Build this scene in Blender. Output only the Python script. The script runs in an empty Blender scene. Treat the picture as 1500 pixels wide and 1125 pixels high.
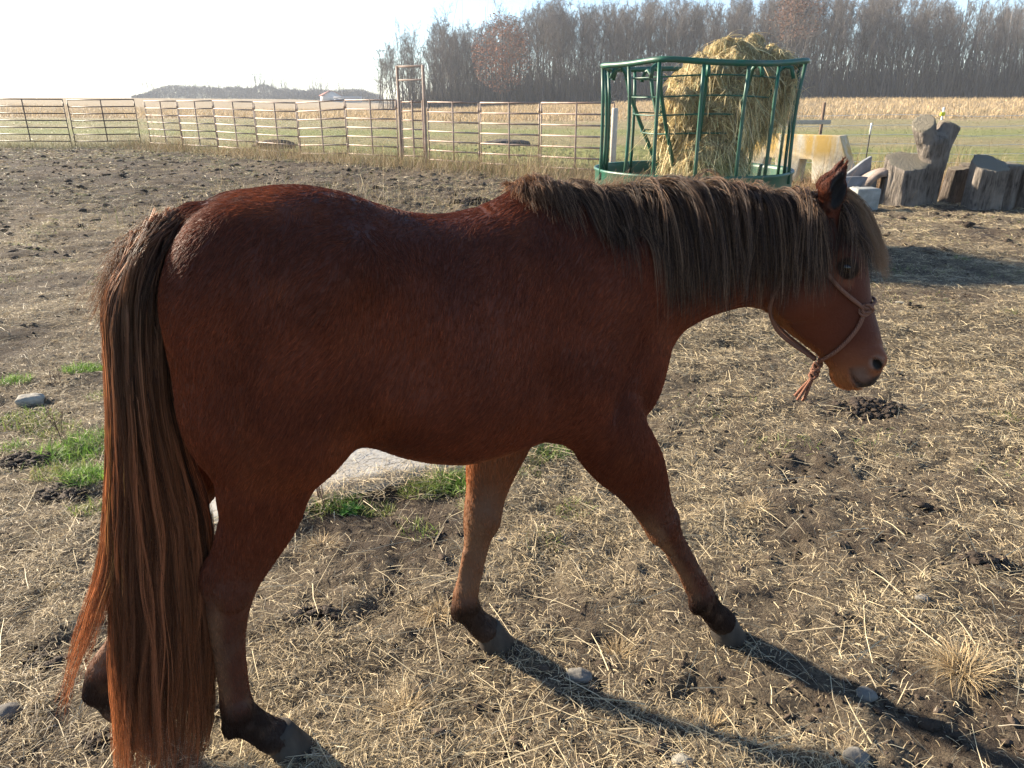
import bpy, bmesh, math, random
import numpy as np
from mathutils import Vector, Matrix, noise as mnoise
from mathutils.bvhtree import BVHTree

C = bpy.context.scene.collection
SC = bpy.context.scene
rng = np.random.default_rng(7)
random.seed(7)

# ------------------------------------------------------------------ helpers
def link(o, parent=None):
    C.objects.link(o)
    if parent is not None:
        o.parent = parent
    return o

def tag(o, label=None, cat=None, group=None, kind=None):
    if label: o['label'] = label
    if cat: o['category'] = cat
    if group: o['group'] = group
    if kind: o['kind'] = kind
    return o

def empty(name, loc=(0, 0, 0), rz=0.0):
    o = bpy.data.objects.new(name, None)
    o.location = loc
    o.rotation_euler = (0, 0, rz)
    o.empty_display_size = 0.1
    C.objects.link(o)
    return o

def mesh_np(name, V, F, mat=None, parent=None, smooth=True, cols=None, facecol=None):
    """V (n,3); F (m,k) int array with constant k, or list of such arrays; cols = per-vertex rgb"""
    if isinstance(F, np.ndarray):
        F = [F]
    F = [f for f in F if len(f)]
    me = bpy.data.meshes.new(name)
    V = np.asarray(V, np.float32)
    me.vertices.add(len(V))
    me.vertices.foreach_set('co', V.ravel())
    nl = sum(f.size for f in F)
    npoly = sum(len(f) for f in F)
    me.loops.add(nl)
    me.loops.foreach_set('vertex_index', np.concatenate([f.ravel() for f in F]).astype(np.int32))
    me.polygons.add(npoly)
    starts, off = [], 0
    for f in F:
        starts.append(off + np.arange(len(f)) * f.shape[1])
        off += f.size
    me.polygons.foreach_set('loop_start', np.concatenate(starts).astype(np.int32))
    if smooth:
        me.polygons.foreach_set('use_smooth', np.ones(npoly, bool))
    me.update(calc_edges=True)
    if cols is not None:
        a = me.color_attributes.new('col', 'FLOAT_COLOR', 'POINT')
        c = np.ones((len(V), 4), np.float32); c[:, :3] = cols
        a.data.foreach_set('color', c.ravel())
    if mat: me.materials.append(mat)
    o = bpy.data.objects.new(name, me)
    return link(o, parent)

class MB:
    """collects simple shapes and links them as one mesh"""
    def __init__(s): s.V = []; s.F3 = []; s.F4 = []; s.n = 0
    def add(s, V, F):
        V = np.asarray(V, float); F = np.asarray(F, int) + s.n
        s.V.append(V); (s.F4 if F.shape[1] == 4 else s.F3).append(F); s.n += len(V); return s
    def tube(s, pts, r, k=6, cap=True, flat=None):
        pts = np.asarray(pts, float); m = len(pts)
        r = np.broadcast_to(np.asarray(r, float), (m,))
        T = np.gradient(pts, axis=0); T /= np.linalg.norm(T, axis=1)[:, None] + 1e-12
        up = np.array([0, 0, 1.0]) if abs(T[0][2]) < .9 else np.array([1.0, 0, 0])
        rings = []
        A = np.cross(T[0], up); A /= np.linalg.norm(A)
        for i in range(m):
            A = A - T[i] * (A @ T[i]); A /= np.linalg.norm(A) + 1e-12
            B = np.cross(T[i], A)
            th = np.arange(k) * 2 * np.pi / k
            rings.append(pts[i] + r[i] * (np.outer(np.cos(th), A) + np.outer(np.sin(th), B)))
        V = np.concatenate(rings)
        i = np.arange(m - 1)[:, None] * k; j = np.arange(k)[None, :]; j2 = (j + 1) % k
        F = np.stack([i + j, i + j2, i + k + j2, i + k + j], -1).reshape(-1, 4)
        if cap:
            n0 = len(V)
            V = np.concatenate([V, pts[:1], pts[-1:]])
            jj = np.arange(k); j3 = (jj + 1) % k
            T1 = np.stack([np.full(k, n0), j3, jj], 1)
            b = (m - 1) * k
            T2 = np.stack([np.full(k, n0 + 1), b + jj, b + j3], 1)
            base = s.n
            s.add(V, F)
            s.F3.append(np.concatenate([T1, T2]) + base)
        else:
            s.add(V, F)
        return s
    def box(s, c, size, rz=0.0, bev=0.0, R=None):
        hx, hy, hz = [x / 2 for x in size]
        b = min(bev, hx * .9, hy * .9, hz * .9)
        V = []
        for sx in (-1, 1):
            for sy in (-1, 1):
                for sz in (-1, 1):
                    V.append((sx * hx, sy * hy, sz * hz))
        V = np.array(V)
        F = np.array([[0, 1, 3, 2], [4, 6, 7, 5], [0, 4, 5, 1], [2, 3, 7, 6], [0, 2, 6, 4], [1, 5, 7, 3]])
        if R is None:
            ca, sa = math.cos(rz), math.sin(rz)
            R = np.array([[ca, -sa, 0], [sa, ca, 0], [0, 0, 1]])
        return s.add(V @ np.asarray(R).T + np.asarray(c), F)
    def prism(s, poly, y0, y1, M=None):
        """poly in (x,z), extruded along y"""
        n = len(poly); P = np.array(poly, float)
        V = np.concatenate([np.c_[P[:, 0], np.full(n, y0), P[:, 1]], np.c_[P[:, 0], np.full(n, y1), P[:, 1]]])
        if M is not None: V = V @ M[0].T + M[1]
        i = np.arange(n); j = (i + 1) % n
        base = s.n
        s.add(V, np.stack([i, j, n + j, n + i], 1))
        from mathutils.geometry import tessellate_polygon
        tr = np.array(tessellate_polygon([[Vector((p[0], p[1], 0)) for p in P]]))
        s.F3.append(tr + base); s.F3.append(tr[:, ::-1] + n + base)
        return s
    def arrays(s):
        F = []
        if s.F4: F.append(np.concatenate(s.F4))
        if s.F3: F.append(np.concatenate(s.F3))
        return np.concatenate(s.V), F
    def build(s, name, mat, parent=None, smooth=False, bevel=0.0, cols=None):
        V, F = s.arrays()
        o = mesh_np(name, V, F, mat, parent, smooth, cols)
        bm = bmesh.new(); bm.from_mesh(o.data)
        bmesh.ops.recalc_face_normals(bm, faces=bm.faces)
        if bevel:
            es = [e for e in bm.edges if len(e.link_faces) == 2 and e.calc_face_angle(0) > .6]
            bmesh.ops.bevel(bm, geom=es, offset=bevel, segments=2, affect='EDGES', profile=.5)
        bm.to_mesh(o.data); bm.free()
        return o

def fbm(P, scale=1.0, oct=4, seed=0, gain=.5):
    """cheap vectorised value noise, P (n,3) -> (n,) in about [-1,1]"""
    P = np.asarray(P, np.float64) * scale + seed * 17.31
    out = np.zeros(len(P)); a = 1.0; tot = 0
    for o in range(oct):
        I = np.floor(P).astype(np.int64); f = P - I
        f = f * f * f * (f * (f * 6 - 15) + 10)
        r = 0
        for dx in (0, 1):
            for dy in (0, 1):
                for dz in (0, 1):
                    h = (I[:, 0] + dx) * 374761393 + (I[:, 1] + dy) * 668265263 + (I[:, 2] + dz) * 2147483647 + o * 974711
                    h = (h ^ (h >> 13)) * 1274126177
                    h = (h ^ (h >> 16)) & 0xffffff
                    w = (f[:, 0] if dx else 1 - f[:, 0]) * (f[:, 1] if dy else 1 - f[:, 1]) * (f[:, 2] if dz else 1 - f[:, 2])
                    r = r + w * (h / float(0x7fffff) - 1)
        out += a * r; tot += a; a *= gain; P = P * 2.03 + 5.7
    return out / tot

def fbm2(x, y, scale=1.0, oct=4, seed=0, gain=.5):
    return fbm(np.c_[np.ravel(x), np.ravel(y), np.zeros(np.size(x))], scale, oct, seed, gain)

def sstep(a, b, x):
    t = np.clip((np.asarray(x, float) - a) / (b - a), 0, 1)
    return t * t * (3 - 2 * t)

# ------------------------------------------------------------------ materials
class Mat:
    def __init__(s, name, rough=.8, spec=.3):
        s.m = bpy.data.materials.new(name); s.m.use_nodes = True
        s.nt = s.m.node_tree; s.N = s.nt.nodes; s.L = s.nt.links
        s.bs = s.N['Principled BSDF']; s.out = s.N['Material Output']
        s.bs.inputs['Roughness'].default_value = rough
        s.bs.inputs['Specular IOR Level'].default_value = spec
    def node(s, t, **kw):
        n = s.N.new(t)
        for k, v in kw.items():
            if k in n.inputs.keys() if isinstance(k, str) else False: n.inputs[k].default_value = v
            else: setattr(n, k, v)
        return n
    def coords(s, kind='Object'):
        return s.N.new('ShaderNodeTexCoord').outputs[kind]
    def noise(s, scale, detail=4, rough=.55, vec=None, dist=0.0):
        n = s.N.new('ShaderNodeTexNoise'); n.inputs['Scale'].default_value = scale
        n.inputs['Detail'].default_value = detail; n.inputs['Roughness'].default_value = rough
        n.inputs['Distortion'].default_value = dist
        s.L.new(vec if vec is not None else s.coords(), n.inputs['Vector'])
        return n.outputs['Fac']
    def ramp(s, fac, stops):
        r = s.N.new('ShaderNodeValToRGB'); e = r.color_ramp.elements
        while len(e) < len(stops): e.new(.5)
        for i, (p, c) in enumerate(stops):
            e[i].position = p; e[i].color = (c[0], c[1], c[2], 1)
        s.L.new(fac, r.inputs['Fac']); return r.outputs['Color']
    def mix(s, fac, a, b, mode='MIX'):
        n = s.N.new('ShaderNodeMix'); n.data_type = 'RGBA'; n.blend_type = mode
        for sock, v in ((n.inputs[0], fac), (n.inputs[6], a), (n.inputs[7], b)):
            if hasattr(v, 'links'): s.L.new(v, sock)
            elif isinstance(v, (int, float)): sock.default_value = v
            else: sock.default_value = (v[0], v[1], v[2], 1)
        return n.outputs[2]
    def attr(s, name='col'):
        n = s.N.new('ShaderNodeAttribute'); n.attribute_name = name; return n.outputs['Color']
    def scale(s, vec, xyz):
        n = s.N.new('ShaderNodeMapping'); n.inputs['Scale'].default_value = xyz
        s.L.new(vec, n.inputs['Vector']); return n.outputs[0]
    def color(s, v):
        if hasattr(v, 'links'): s.L.new(v, s.bs.inputs['Base Color'])
        else: s.bs.inputs['Base Color'].default_value = (v[0], v[1], v[2], 1)
        return s
    def bump(s, h, strength=.3, dist=.01):
        b = s.N.new('ShaderNodeBump'); b.inputs['Strength'].default_value = strength; b.inputs['Distance'].default_value = dist
        s.L.new(h, b.inputs['Height']); s.L.new(b.outputs[0], s.bs.inputs['Normal']); return s

def simple(name, c1, c2=None, scale=8, rough=.8, bump=.0, bdist=.01, spec=.3, metallic=0.0):
    m = Mat(name, rough, spec)
    m.bs.inputs['Metallic'].default_value = metallic
    f = m.noise(scale, 5)
    if c2 is None: c2 = tuple(x * .7 for x in c1)
    m.color(m.ramp(f, [(.3, c2), (.7, c1)]))
    if bump: m.bump(m.noise(scale * 3, 6), bump, bdist)
    return m.m

# ------------------------------------------------------------------ camera
CAM_H, FPX = 1.6, 1083.0
PITCH = math.atan((562.5 - 148) / FPX)
cam = bpy.data.cameras.new('camera')
cam.sensor_width = 36.0
cam.lens = FPX / 1500 * 36.0
cam.clip_end = 6000
cam.clip_start = .05
co = bpy.data.objects.new('camera', cam)
co.location = (0, 0, CAM_H)
co.rotation_euler = (math.pi / 2 - PITCH, 0, 0)
C.objects.link(co)
SC.camera = co
_cp, _sp = math.cos(PITCH), math.sin(PITCH)
def ground_at(px, py, h=0.0):
    u = (px - 750) / FPX; v = (562.5 - py) / FPX
    d = (u, _cp + v * _sp, -_sp + v * _cp)
    t = (h - CAM_H) / d[2]
    return d[0] * t, d[1] * t
def at_depth(px, py, Y):
    u = (px - 750) / FPX; v = (562.5 - py) / FPX
    d = (u, _cp + v * _sp, -_sp + v * _cp)
    t = Y / d[1]
    return np.array([d[0] * t, Y, CAM_H + d[2] * t])
# ------------------------------------------------------------------ the horse: body
H_TH = math.radians(19); H_O = np.array([-0.30, 1.70])
S0, S1, TURN = 0.50, 1.08, math.radians(-38)
def bend(P):
    """straight design space (s, n, z) -> horse space: the neck and head turn to the right"""
    P = np.asarray(P, float)
    s, n, z = P[:, 0], P[:, 1], P[:, 2]
    k = TURN / (S1 - S0)
    a = np.clip(s - S0, 0, S1 - S0) * k
    x = np.where(s <= S0, s, S0 + np.sin(a) / k); y = np.where(s <= S0, 0, (1 - np.cos(a)) / k)
    e = np.clip(s - S1, 0, None)
    x = x + e * np.cos(a); y = y + e * np.sin(a)
    xb = x - n * np.sin(a); yb = y + n * np.cos(a)
    w = sstep(.66, .86, z)
    return np.c_[s + (xb - s) * w, n + (yb - n) * w, z]

VOX = 0.0058
LO = np.array([-1.02, -.36, -.02]); HI = np.array([1.42, .36, 1.52])
DIM = np.ceil((HI - LO) / VOX).astype(int)
D = np.full(DIM, .3, np.float32)
AX = [(LO[i] + VOX * np.arange(DIM[i])).astype(np.float32) for i in range(3)]
def region(lo, hi):
    sl = []
    for i in range(3):
        a = max(0, int((lo[i] - LO[i]) / VOX)); b = min(DIM[i], int((hi[i] - LO[i]) / VOX) + 2)
        sl.append(slice(a, max(b, a + 1)))
    g = [AX[0][sl[0]][:, None, None], AX[1][sl[1]][None, :, None], AX[2][sl[2]][None, None, :]]
    return tuple(sl), g
def smin(sl, d, k):
    a = D[sl]
    h = np.clip(.5 + .5 * (d - a) / k, 0, 1)
    D[sl] = d * (1 - h) + a * h - k * h * (1 - h)
def smax_sub(sl, d, k):
    a = D[sl]; d = -d
    h = np.clip(.5 - .5 * (d - a) / k, 0, 1)
    D[sl] = d * (1 - h) + a * h + k * h * (1 - h)
def ell(c, r, k=.05, rot=0.0, sub=False, m=.1):
    """ellipsoid; rot turns it in the s-z plane"""
    R = max(r) + m
    sl, (x, y, z) = region([c[i] - R for i in range(3)], [c[i] + R for i in range(3)])
    x, y, z = x - c[0], y - c[1], z - c[2]
    ca, sa = math.cos(rot), math.sin(rot)
    x, z = x * ca + z * sa, -x * sa + z * ca
    q = np.sqrt((x / r[0]) ** 2 + (y / r[1]) ** 2 + (z / r[2]) ** 2)
    q2 = np.sqrt((x / r[0] ** 2) ** 2 + (y / r[1] ** 2) ** 2 + (z / r[2] ** 2) ** 2) + 1e-6
    d = (q * (q - 1) / q2).astype(np.float32)
    (smax_sub if sub else smin)(sl, d, k)
def cone(A, B, ra, rb, k=.03, fl=1.0, m=.09):
    """rounded cone, flattened across by fl"""
    A = np.array(A, float); B = np.array(B, float)
    R = max(ra, rb) + m
    sl, (x, y, z) = region(np.minimum(A, B) - R, np.maximum(A, B) + R)
    AB = B - A; L2 = AB @ AB
    h = np.clip(((x - A[0]) * AB[0] + (y - A[1]) * AB[1] + (z - A[2]) * AB[2]) / L2, 0, 1)
    dx = x - A[0] - h * AB[0]; dy = (y - A[1] - h * AB[1]) / fl; dz = z - A[2] - h * AB[2]
    d = (np.sqrt(dx * dx + dy * dy + dz * dz) - (ra + (rb - ra) * h)).astype(np.float32)
    smin(sl, d, k)
def hermite(xs, ys, x):
    xs = np.asarray(xs, float); ys = np.asarray(ys, float)
    m = np.gradient(ys, xs)
    x = np.clip(x, xs[0], xs[-1])
    i = np.clip(np.searchsorted(xs, x) - 1, 0, len(xs) - 2)
    h = xs[i + 1] - xs[i]; t = (x - xs[i]) / h
    return ((2 * t**3 - 3 * t**2 + 1) * ys[i] + (t**3 - 2 * t**2 + t) * h * m[i]
            + (-2 * t**3 + 3 * t**2) * ys[i + 1] + (t**3 - t**2) * h * m[i + 1])
def chain(pts, k=.03):
    """a limb: smooth tapering centre line, joined to the body once"""
    P = np.array(pts, float)
    par = np.r_[0, np.cumsum(np.linalg.norm(np.diff(P[:, :3], axis=0), axis=1))]
    u = np.linspace(0, par[-1], 46)
    Q = np.stack([hermite(par, P[:, j], u) for j in range(5)], 1)
    R = P[:, 3].max() + .07
    sl, (x, y, z) = region(P[:, :3].min(0) - R, P[:, :3].max(0) + R)
    best = None
    for a, b in zip(Q[:-1], Q[1:]):
        AB = b[:3] - a[:3]; L2 = AB @ AB
        h = np.clip(((x - a[0]) * AB[0] + (y - a[1]) * AB[1] + (z - a[2]) * AB[2]) / L2, 0, 1)
        dx = x - a[0] - h * AB[0]; dy = (y - a[1] - h * AB[1]) / (.5 * (a[4] + b[4])); dz = z - a[2] - h * AB[2]
        d = (np.sqrt(dx * dx + dy * dy + dz * dz) - (a[3] + (b[3] - a[3]) * h)).astype(np.float32)
        best = d if best is None else np.minimum(best, d)
    smin(sl, best, k)
def slices(st, k, pu=2.0, pl=2.0):
    """st rows: s, top, bottom, half width, height fraction of the widest place"""
    st = np.array(st, float)
    sl, (x, y, z) = region([st[0, 0], -.36, st[:, 2].min() - .08], [st[-1, 0], .36, st[:, 1].max() + .08])
    X = x.ravel()
    zt, zb, w, fr = [hermite(st[:, 0], st[:, j], X)[:, None, None] for j in (1, 2, 3, 4)]
    zm = zb + (zt - zb) * fr
    v = np.where(z > zm, (z - zm) / np.maximum(zt - zm, 1e-3), (zm - z) / np.maximum(zm - zb, 1e-3))
    p = np.where(z > zm, pu, pl)
    r = ((np.abs(y) / w) ** p + np.abs(v) ** p + 1e-9) ** (1 / p)
    d = ((r - 1) * np.minimum(w, (zt - zb) * .5)).astype(np.float32)
    e = np.maximum(st[0, 0] - x, x - st[-1, 0])
    smin(sl, np.maximum(d, e).astype(np.float32), k)

# trunk
TRUNK = [(-.47, 1.24, 1.08, .05, .5), (-.44, 1.32, 1.00, .12, .5), (-.40, 1.372, .95, .17, .5), (-.34, 1.408, .88, .215, .52), (-.26, 1.426, .84, .25, .54), (-.18, 1.430, .815, .268, .54),
         (-.08, 1.412, .822, .272, .50), (0, 1.382, .786, .277, .46), (.08, 1.358, .760, .284, .44), (.16, 1.352, .748, .286, .43), (.24, 1.364, .752, .276, .43),
         (.32, 1.378, .758, .252, .43), (.40, 1.378, .768, .222, .40), (.48, 1.36, .775, .198, .36), (.56, 1.27, .785, .176, .36), (.64, 1.16, .80, .145, .38),
         (.70, 1.08, .83, .10, .42), (.73, 1.03, .87, .05, .5), (.742, .99, .91, .02, .5)]
slices(TRUNK, .05, 2.1, 2.2)
# neck
NECK = [(.26, 1.25, 1.15, .02, .4), (.34, 1.36, 1.0, .08, .4), (.42, 1.376, .92, .135, .36), (.52, 1.380, .90, .150, .34), (.60, 1.383, .90, .148, .33), (.68, 1.385, .935, .136, .34), (.76, 1.385, 1.008, .118, .36), (.84, 1.384, 1.06, .104, .4),
        (.92, 1.380, 1.09, .095, .42), (1.00, 1.373, 1.108, .088, .45), (1.07, 1.362, 1.14, .078, .5), (1.13, 1.345, 1.18, .06, .5)]
slices(NECK, .08, 1.75, 2.0)
ell((.675, 0, 1.00), (.075, .12, .13), .06)                       # breast
for sg in (-1, 1):
    ell((.635, sg * .09, .93), (.075, .075, .11), .05)
    # shoulder, upper arm and triceps
    ell((.52, sg * .135, 1.06), (.12, .075, .25), .06, rot=-.42)
    ell((.46, sg * .150, .93), (.13, .075, .14), .05, rot=.3)
    # hip, thigh, buttock
    ell((-.12, sg * .200, 1.25), (.10, .075, .09), .06, rot=.5)
    ell((.60, sg * .115, 1.10), (.06, .06, .16), .04, rot=-.45)
    ell((-.30, sg * .125, 1.19), (.17, .13, .21), .06)
    ell((-.34, sg * .115, 1.02), (.13, .115, .22), .05, rot=-.1)
    ell((-.25, sg * .160, .985), (.145, .105, .19), .06, rot=-.25)
    ell((-.215, sg * .165, .90), (.065, .07, .08), .05)
# right fore, left fore, right hind, left hind (s, n, z, radius, flattening)
LEGS = [
    [(.525, -.135, .84, .115, .75), (.578, -.13, .745, .106, .78), (.640, -.12, .645, .080, .8), (.692, -.115, .545, .058, .85), (.728, -.11, .475, .050, .95), (.767, -.11, .41, .039, .85),
     (.836, -.115, .30, .0300, .9), (.886, -.12, .195, .0385, .9), (.938, -.12, .115, .037, .95), (.972, -.12, .075, .042, 1.0)],
    [(.40, .135, .84, .12, .75), (.345, .125, .745, .100, .8), (.302, .11, .645, .080, .8), (.272, .10, .535, .059, .85), (.258, .095, .475, .054, .95), (.244, .095, .40, .041, .85),
     (.224, .09, .295, .0315, .9), (.200, .09, .19, .0395, .9), (.228, .09, .115, .037, .95), (.262, .09, .07, .042, 1.0)],
    [(-.275, -.14, .90, .125, .72), (-.315, -.135, .80, .103, .75), (-.335, -.13, .715, .086, .78), (-.372, -.125, .64, .074, .75), (-.412, -.12, .56, .062, .75), (-.428, -.12, .51, .054, .75), (-.443, -.12, .42, .042, .75),
     (-.445, -.12, .30, .0310, .9), (-.445, -.12, .155, .041, .9), (-.405, -.12, .095, .039, .95), (-.375, -.12, .06, .044, 1.0)],
    [(-.34, .14, .90, .13, .72), (-.43, .135, .80, .105, .75), (-.50, .13, .715, .082, .78), (-.55, .125, .64, .070, .75), (-.590, .12, .565, .060, .75), (-.625, .12, .51, .054, .75), (-.66, .12, .42, .041, .75),
     (-.711, .12, .30, .0310, .9), (-.795, .12, .155, .041, .9), (-.785, .12, .095, .039, .95), (-.765, .12, .06, .044, 1.0)],
]
for lg in LEGS: chain(lg, .028)
ell((-.462, -.12, .575), (.024, .026, .05), .02, rot=-.35); ell((-.645, .12, .58), (.022, .026, .05), .02, rot=.1)     # points of the hocks
# knees, tendons and hock bones
for (a, n_, z_, up) in ((.734, -.11, .466, -.5), (.268, .095, .472, .2)):
    ell((a + .004, n_, z_), (.026, .040, .050), .03, rot=up)
    for sg in (-1, 1): ell((a - .004, n_ + sg * .030, z_), (.026, .014, .036), .02, rot=up)
for lg in LEGS:
    L = np.array(lg); zs_ = np.linspace(.36, .22, 5)
    if L[0, 0] < 0: zs_ = np.linspace(.44, .20, 6)
    Q = [np.interp(z_, L[::-1, 2], L[::-1, 0]) - .026 for z_ in zs_]; n_ = np.interp(.3, L[::-1, 2], L[::-1, 1])
    chain([(q_, n_, z_, .0150, 1.0) for q_, z_ in zip(Q, zs_)], .006)
    sf = np.interp(.185, L[::-1, 2], L[::-1, 0])
    for sg in (-1, 1): ell((sf - .002, n_ + sg * .026, .188), (.028, .016, .030), .014)
for (a, n_, b_) in ((-.425, -.12, .535), (-.605, .12, .54)):
    for sg in (-1, 1): ell((a + .012, n_ + sg * .038, b_), (.036, .014, .042), .015, rot=-.3)
# fetlock tufts
ell((.870, -.12, .165), (.018, .020, .028), .02); ell((.176, .09, .160), (.020, .020, .030), .02)
ell((-.474, -.12, .125), (.020, .020, .030), .02); ell((-.826, .12, .125), (.020, .020, .030), .02)
chain([(-.39, 0, 1.355, .045, 1), (-.46, 0, 1.338, .036, 1), (-.52, 0, 1.28, .030, 1), (-.553, 0, 1.19, .025, 1), (-.565, 0, 1.08, .018, 1)], .03)   # dock of the tail
for sg in (-1, 1):      # hollows: flank, behind the elbow, thigh muscle line, jugular groove, shoulder edge
    ell((-.03, sg * .300, 1.13), (.085, .045, .15), .05, rot=.35, sub=True)
    ell((.355, sg * .285, .92), (.040, .045, .13), .05, rot=.25, sub=True)
    ell((-.375, sg * .262, 1.02), (.026, .022, .17), .05, rot=-.12, sub=True)
    ell((.60, sg * .215, 1.02), (.030, .040, .17), .05, rot=-.5, sub=True)
    ell((-.085, sg * .262, .875), (.050, .030, .055), .04, rot=.6, sub=True)
    ell((.42, sg * .255, 1.20), (.035, .030, .12), .05, rot=-.4, sub=True)
# head, in its own frame t (down the face), u (towards the front)
HP = np.array([1.115, 1.375]); HD = np.array([.418, -.908]); HU = np.array([.908, .418])
def head_pt(t, u, n): q = HP + HD * t + HU * u; return (q[0], n, q[1])
HEAD = [(-.02, -.02, -.10, .035, .5), (.02, .014, -.14, .058, .5), (.07, .032, -.17, .074, .55), (.12, .040, -.20, .086, .58), (.17, .039, -.218, .088, .6), (.21, .033, -.218, .082, .6), (.26, .024, -.202, .070, .6), (.31, .019, -.174, .060, .6),
        (.36, .017, -.143, .054, .58), (.40, .013, -.126, .054, .55), (.435, .006, -.118, .052, .52), (.462, -.008, -.104, .047, .5), (.482, -.030, -.088, .030, .5)]
st = np.array(HEAD)
sl, (x, y, z) = region([.92, -.2, .86], [1.4, .2, 1.5])
tt = (x - HP[0]) * HD[0] + (z - HP[1]) * HD[1] + 0 * y; uu = (x - HP[0]) * HU[0] + (z - HP[1]) * HU[1] + 0 * y
uf, ub, w, fr = [hermite(st[:, 0], st[:, j], tt.ravel()).reshape(tt.shape) for j in (1, 2, 3, 4)]
um = ub + (uf - ub) * fr
v = np.where(uu > um, (uu - um) / np.maximum(uf - um, 1e-3), (um - uu) / np.maximum(um - ub, 1e-3))
p = np.where(uu > um, 2.6, 2.0)
r = ((np.abs(y) / w) ** p + np.abs(v) ** p + 1e-9) ** (1 / p)
d = (r - 1) * np.minimum(w, (uf - ub) * .5)
d = np.maximum(d, np.maximum(-.02 - tt, tt - .482))
smin(sl, d.astype(np.float32), .035)
for sg in (-1, 1):
    ell(head_pt(.185, -.125, sg * .055), (.085, .036, .075), .02, rot=.4)       # cheek
    ell(head_pt(.14, .002, sg * .080), (.040, .020, .026), .02, rot=-1.1)        # brow
    ell(head_pt(.415, -.020, sg * .040), (.030, .022, .034), .015, rot=-1.1)     # nostril flare
    ell(head_pt(.440, -.092, sg * .0), (.028, .030, .024), .022, rot=-1.1); ell(head_pt(.462, -.045, sg * .018), (.022, .026, .020), .014, rot=-1.1)       # chin
    # ears: a cupped leaf
    E0 = np.array(head_pt(.030, -.012, sg * .052)); E1 = E0 + np.array([.000, sg * .014, .058]); E2 = E0 + np.array([.020, sg * .012, .122])
    cone(E0, E1, .022, .029, .02, .8); cone(E1, E2, .028, .004, .012, .75)
for sg in (-1, 1):
    E0 = np.array(head_pt(.030, -.012, sg * .052))
    ell(E0 + np.array([.012, sg * .034, .064]), (.017, .020, .046), .006, rot=-.2, sub=True, m=.05)
    ell(head_pt(.424, -.012, sg * .060), (.020, .012, .009), .006, rot=-.85, sub=True, m=.04)    # nostril
    ell(head_pt(.158, -.008, sg * .106), (.019, .018, .0115), .005, rot=-.75, sub=True, m=.04)    # eye socket
    for q in range(7):                                                                         # mouth line
        f_ = q / 6
        ell(head_pt(.419 + .050 * f_, -.074 + .008 * f_ - .006 * math.sin(f_ * 3.1), sg * (.056 - .016 * f_)), (.006, .010, .0045), .004, rot=-1.0, sub=True, m=.03)

import openvdb
grid = openvdb.FloatGrid(background=.3)
grid.copyFromArray(D)
pts, quads = grid.convertToQuads(isovalue=0.0)
HV = pts.astype(float) * VOX + LO
HF = quads.astype(int)[:, ::-1]
del D
# smooth out the voxel steps (volume keeping)
def smooth(V, F, it=4, lam=.5, mu=-.52):
    n = len(V)
    e = np.concatenate([F[:, [0, 1]], F[:, [1, 2]], F[:, [2, 3]], F[:, [3, 0]]])
    e = np.concatenate([e, e[:, ::-1]])
    cnt = np.bincount(e[:, 0], minlength=n)[:, None]
    for i in range(it):
        for l in (lam, mu):
            acc = np.stack([np.bincount(e[:, 0], V[e[:, 1], j], minlength=n) for j in range(3)], 1)
            V = V + l * (acc / np.maximum(cnt, 1) - V)
    return V
HV = smooth(HV, HF)
def vnormals(V, F):
    N = np.cross(V[F[:, 2]] - V[F[:, 0]], V[F[:, 3]] - V[F[:, 1]])
    out = np.zeros_like(V)
    for j in range(4):
        for c in range(3): out[:, c] += np.bincount(F[:, j], N[:, c], minlength=len(V))
    return out / (np.linalg.norm(out, axis=1)[:, None] + 1e-12)
HN = vnormals(HV, HF)
c_ = HV.mean(0)
if ((HV - c_) * HN).sum(1).mean() < 0:
    HF = HF[:, ::-1]; HN = -HN
# loose folds of skin and muscle
HVB = bend(HV)
print('horse verts', len(HV))
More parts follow.
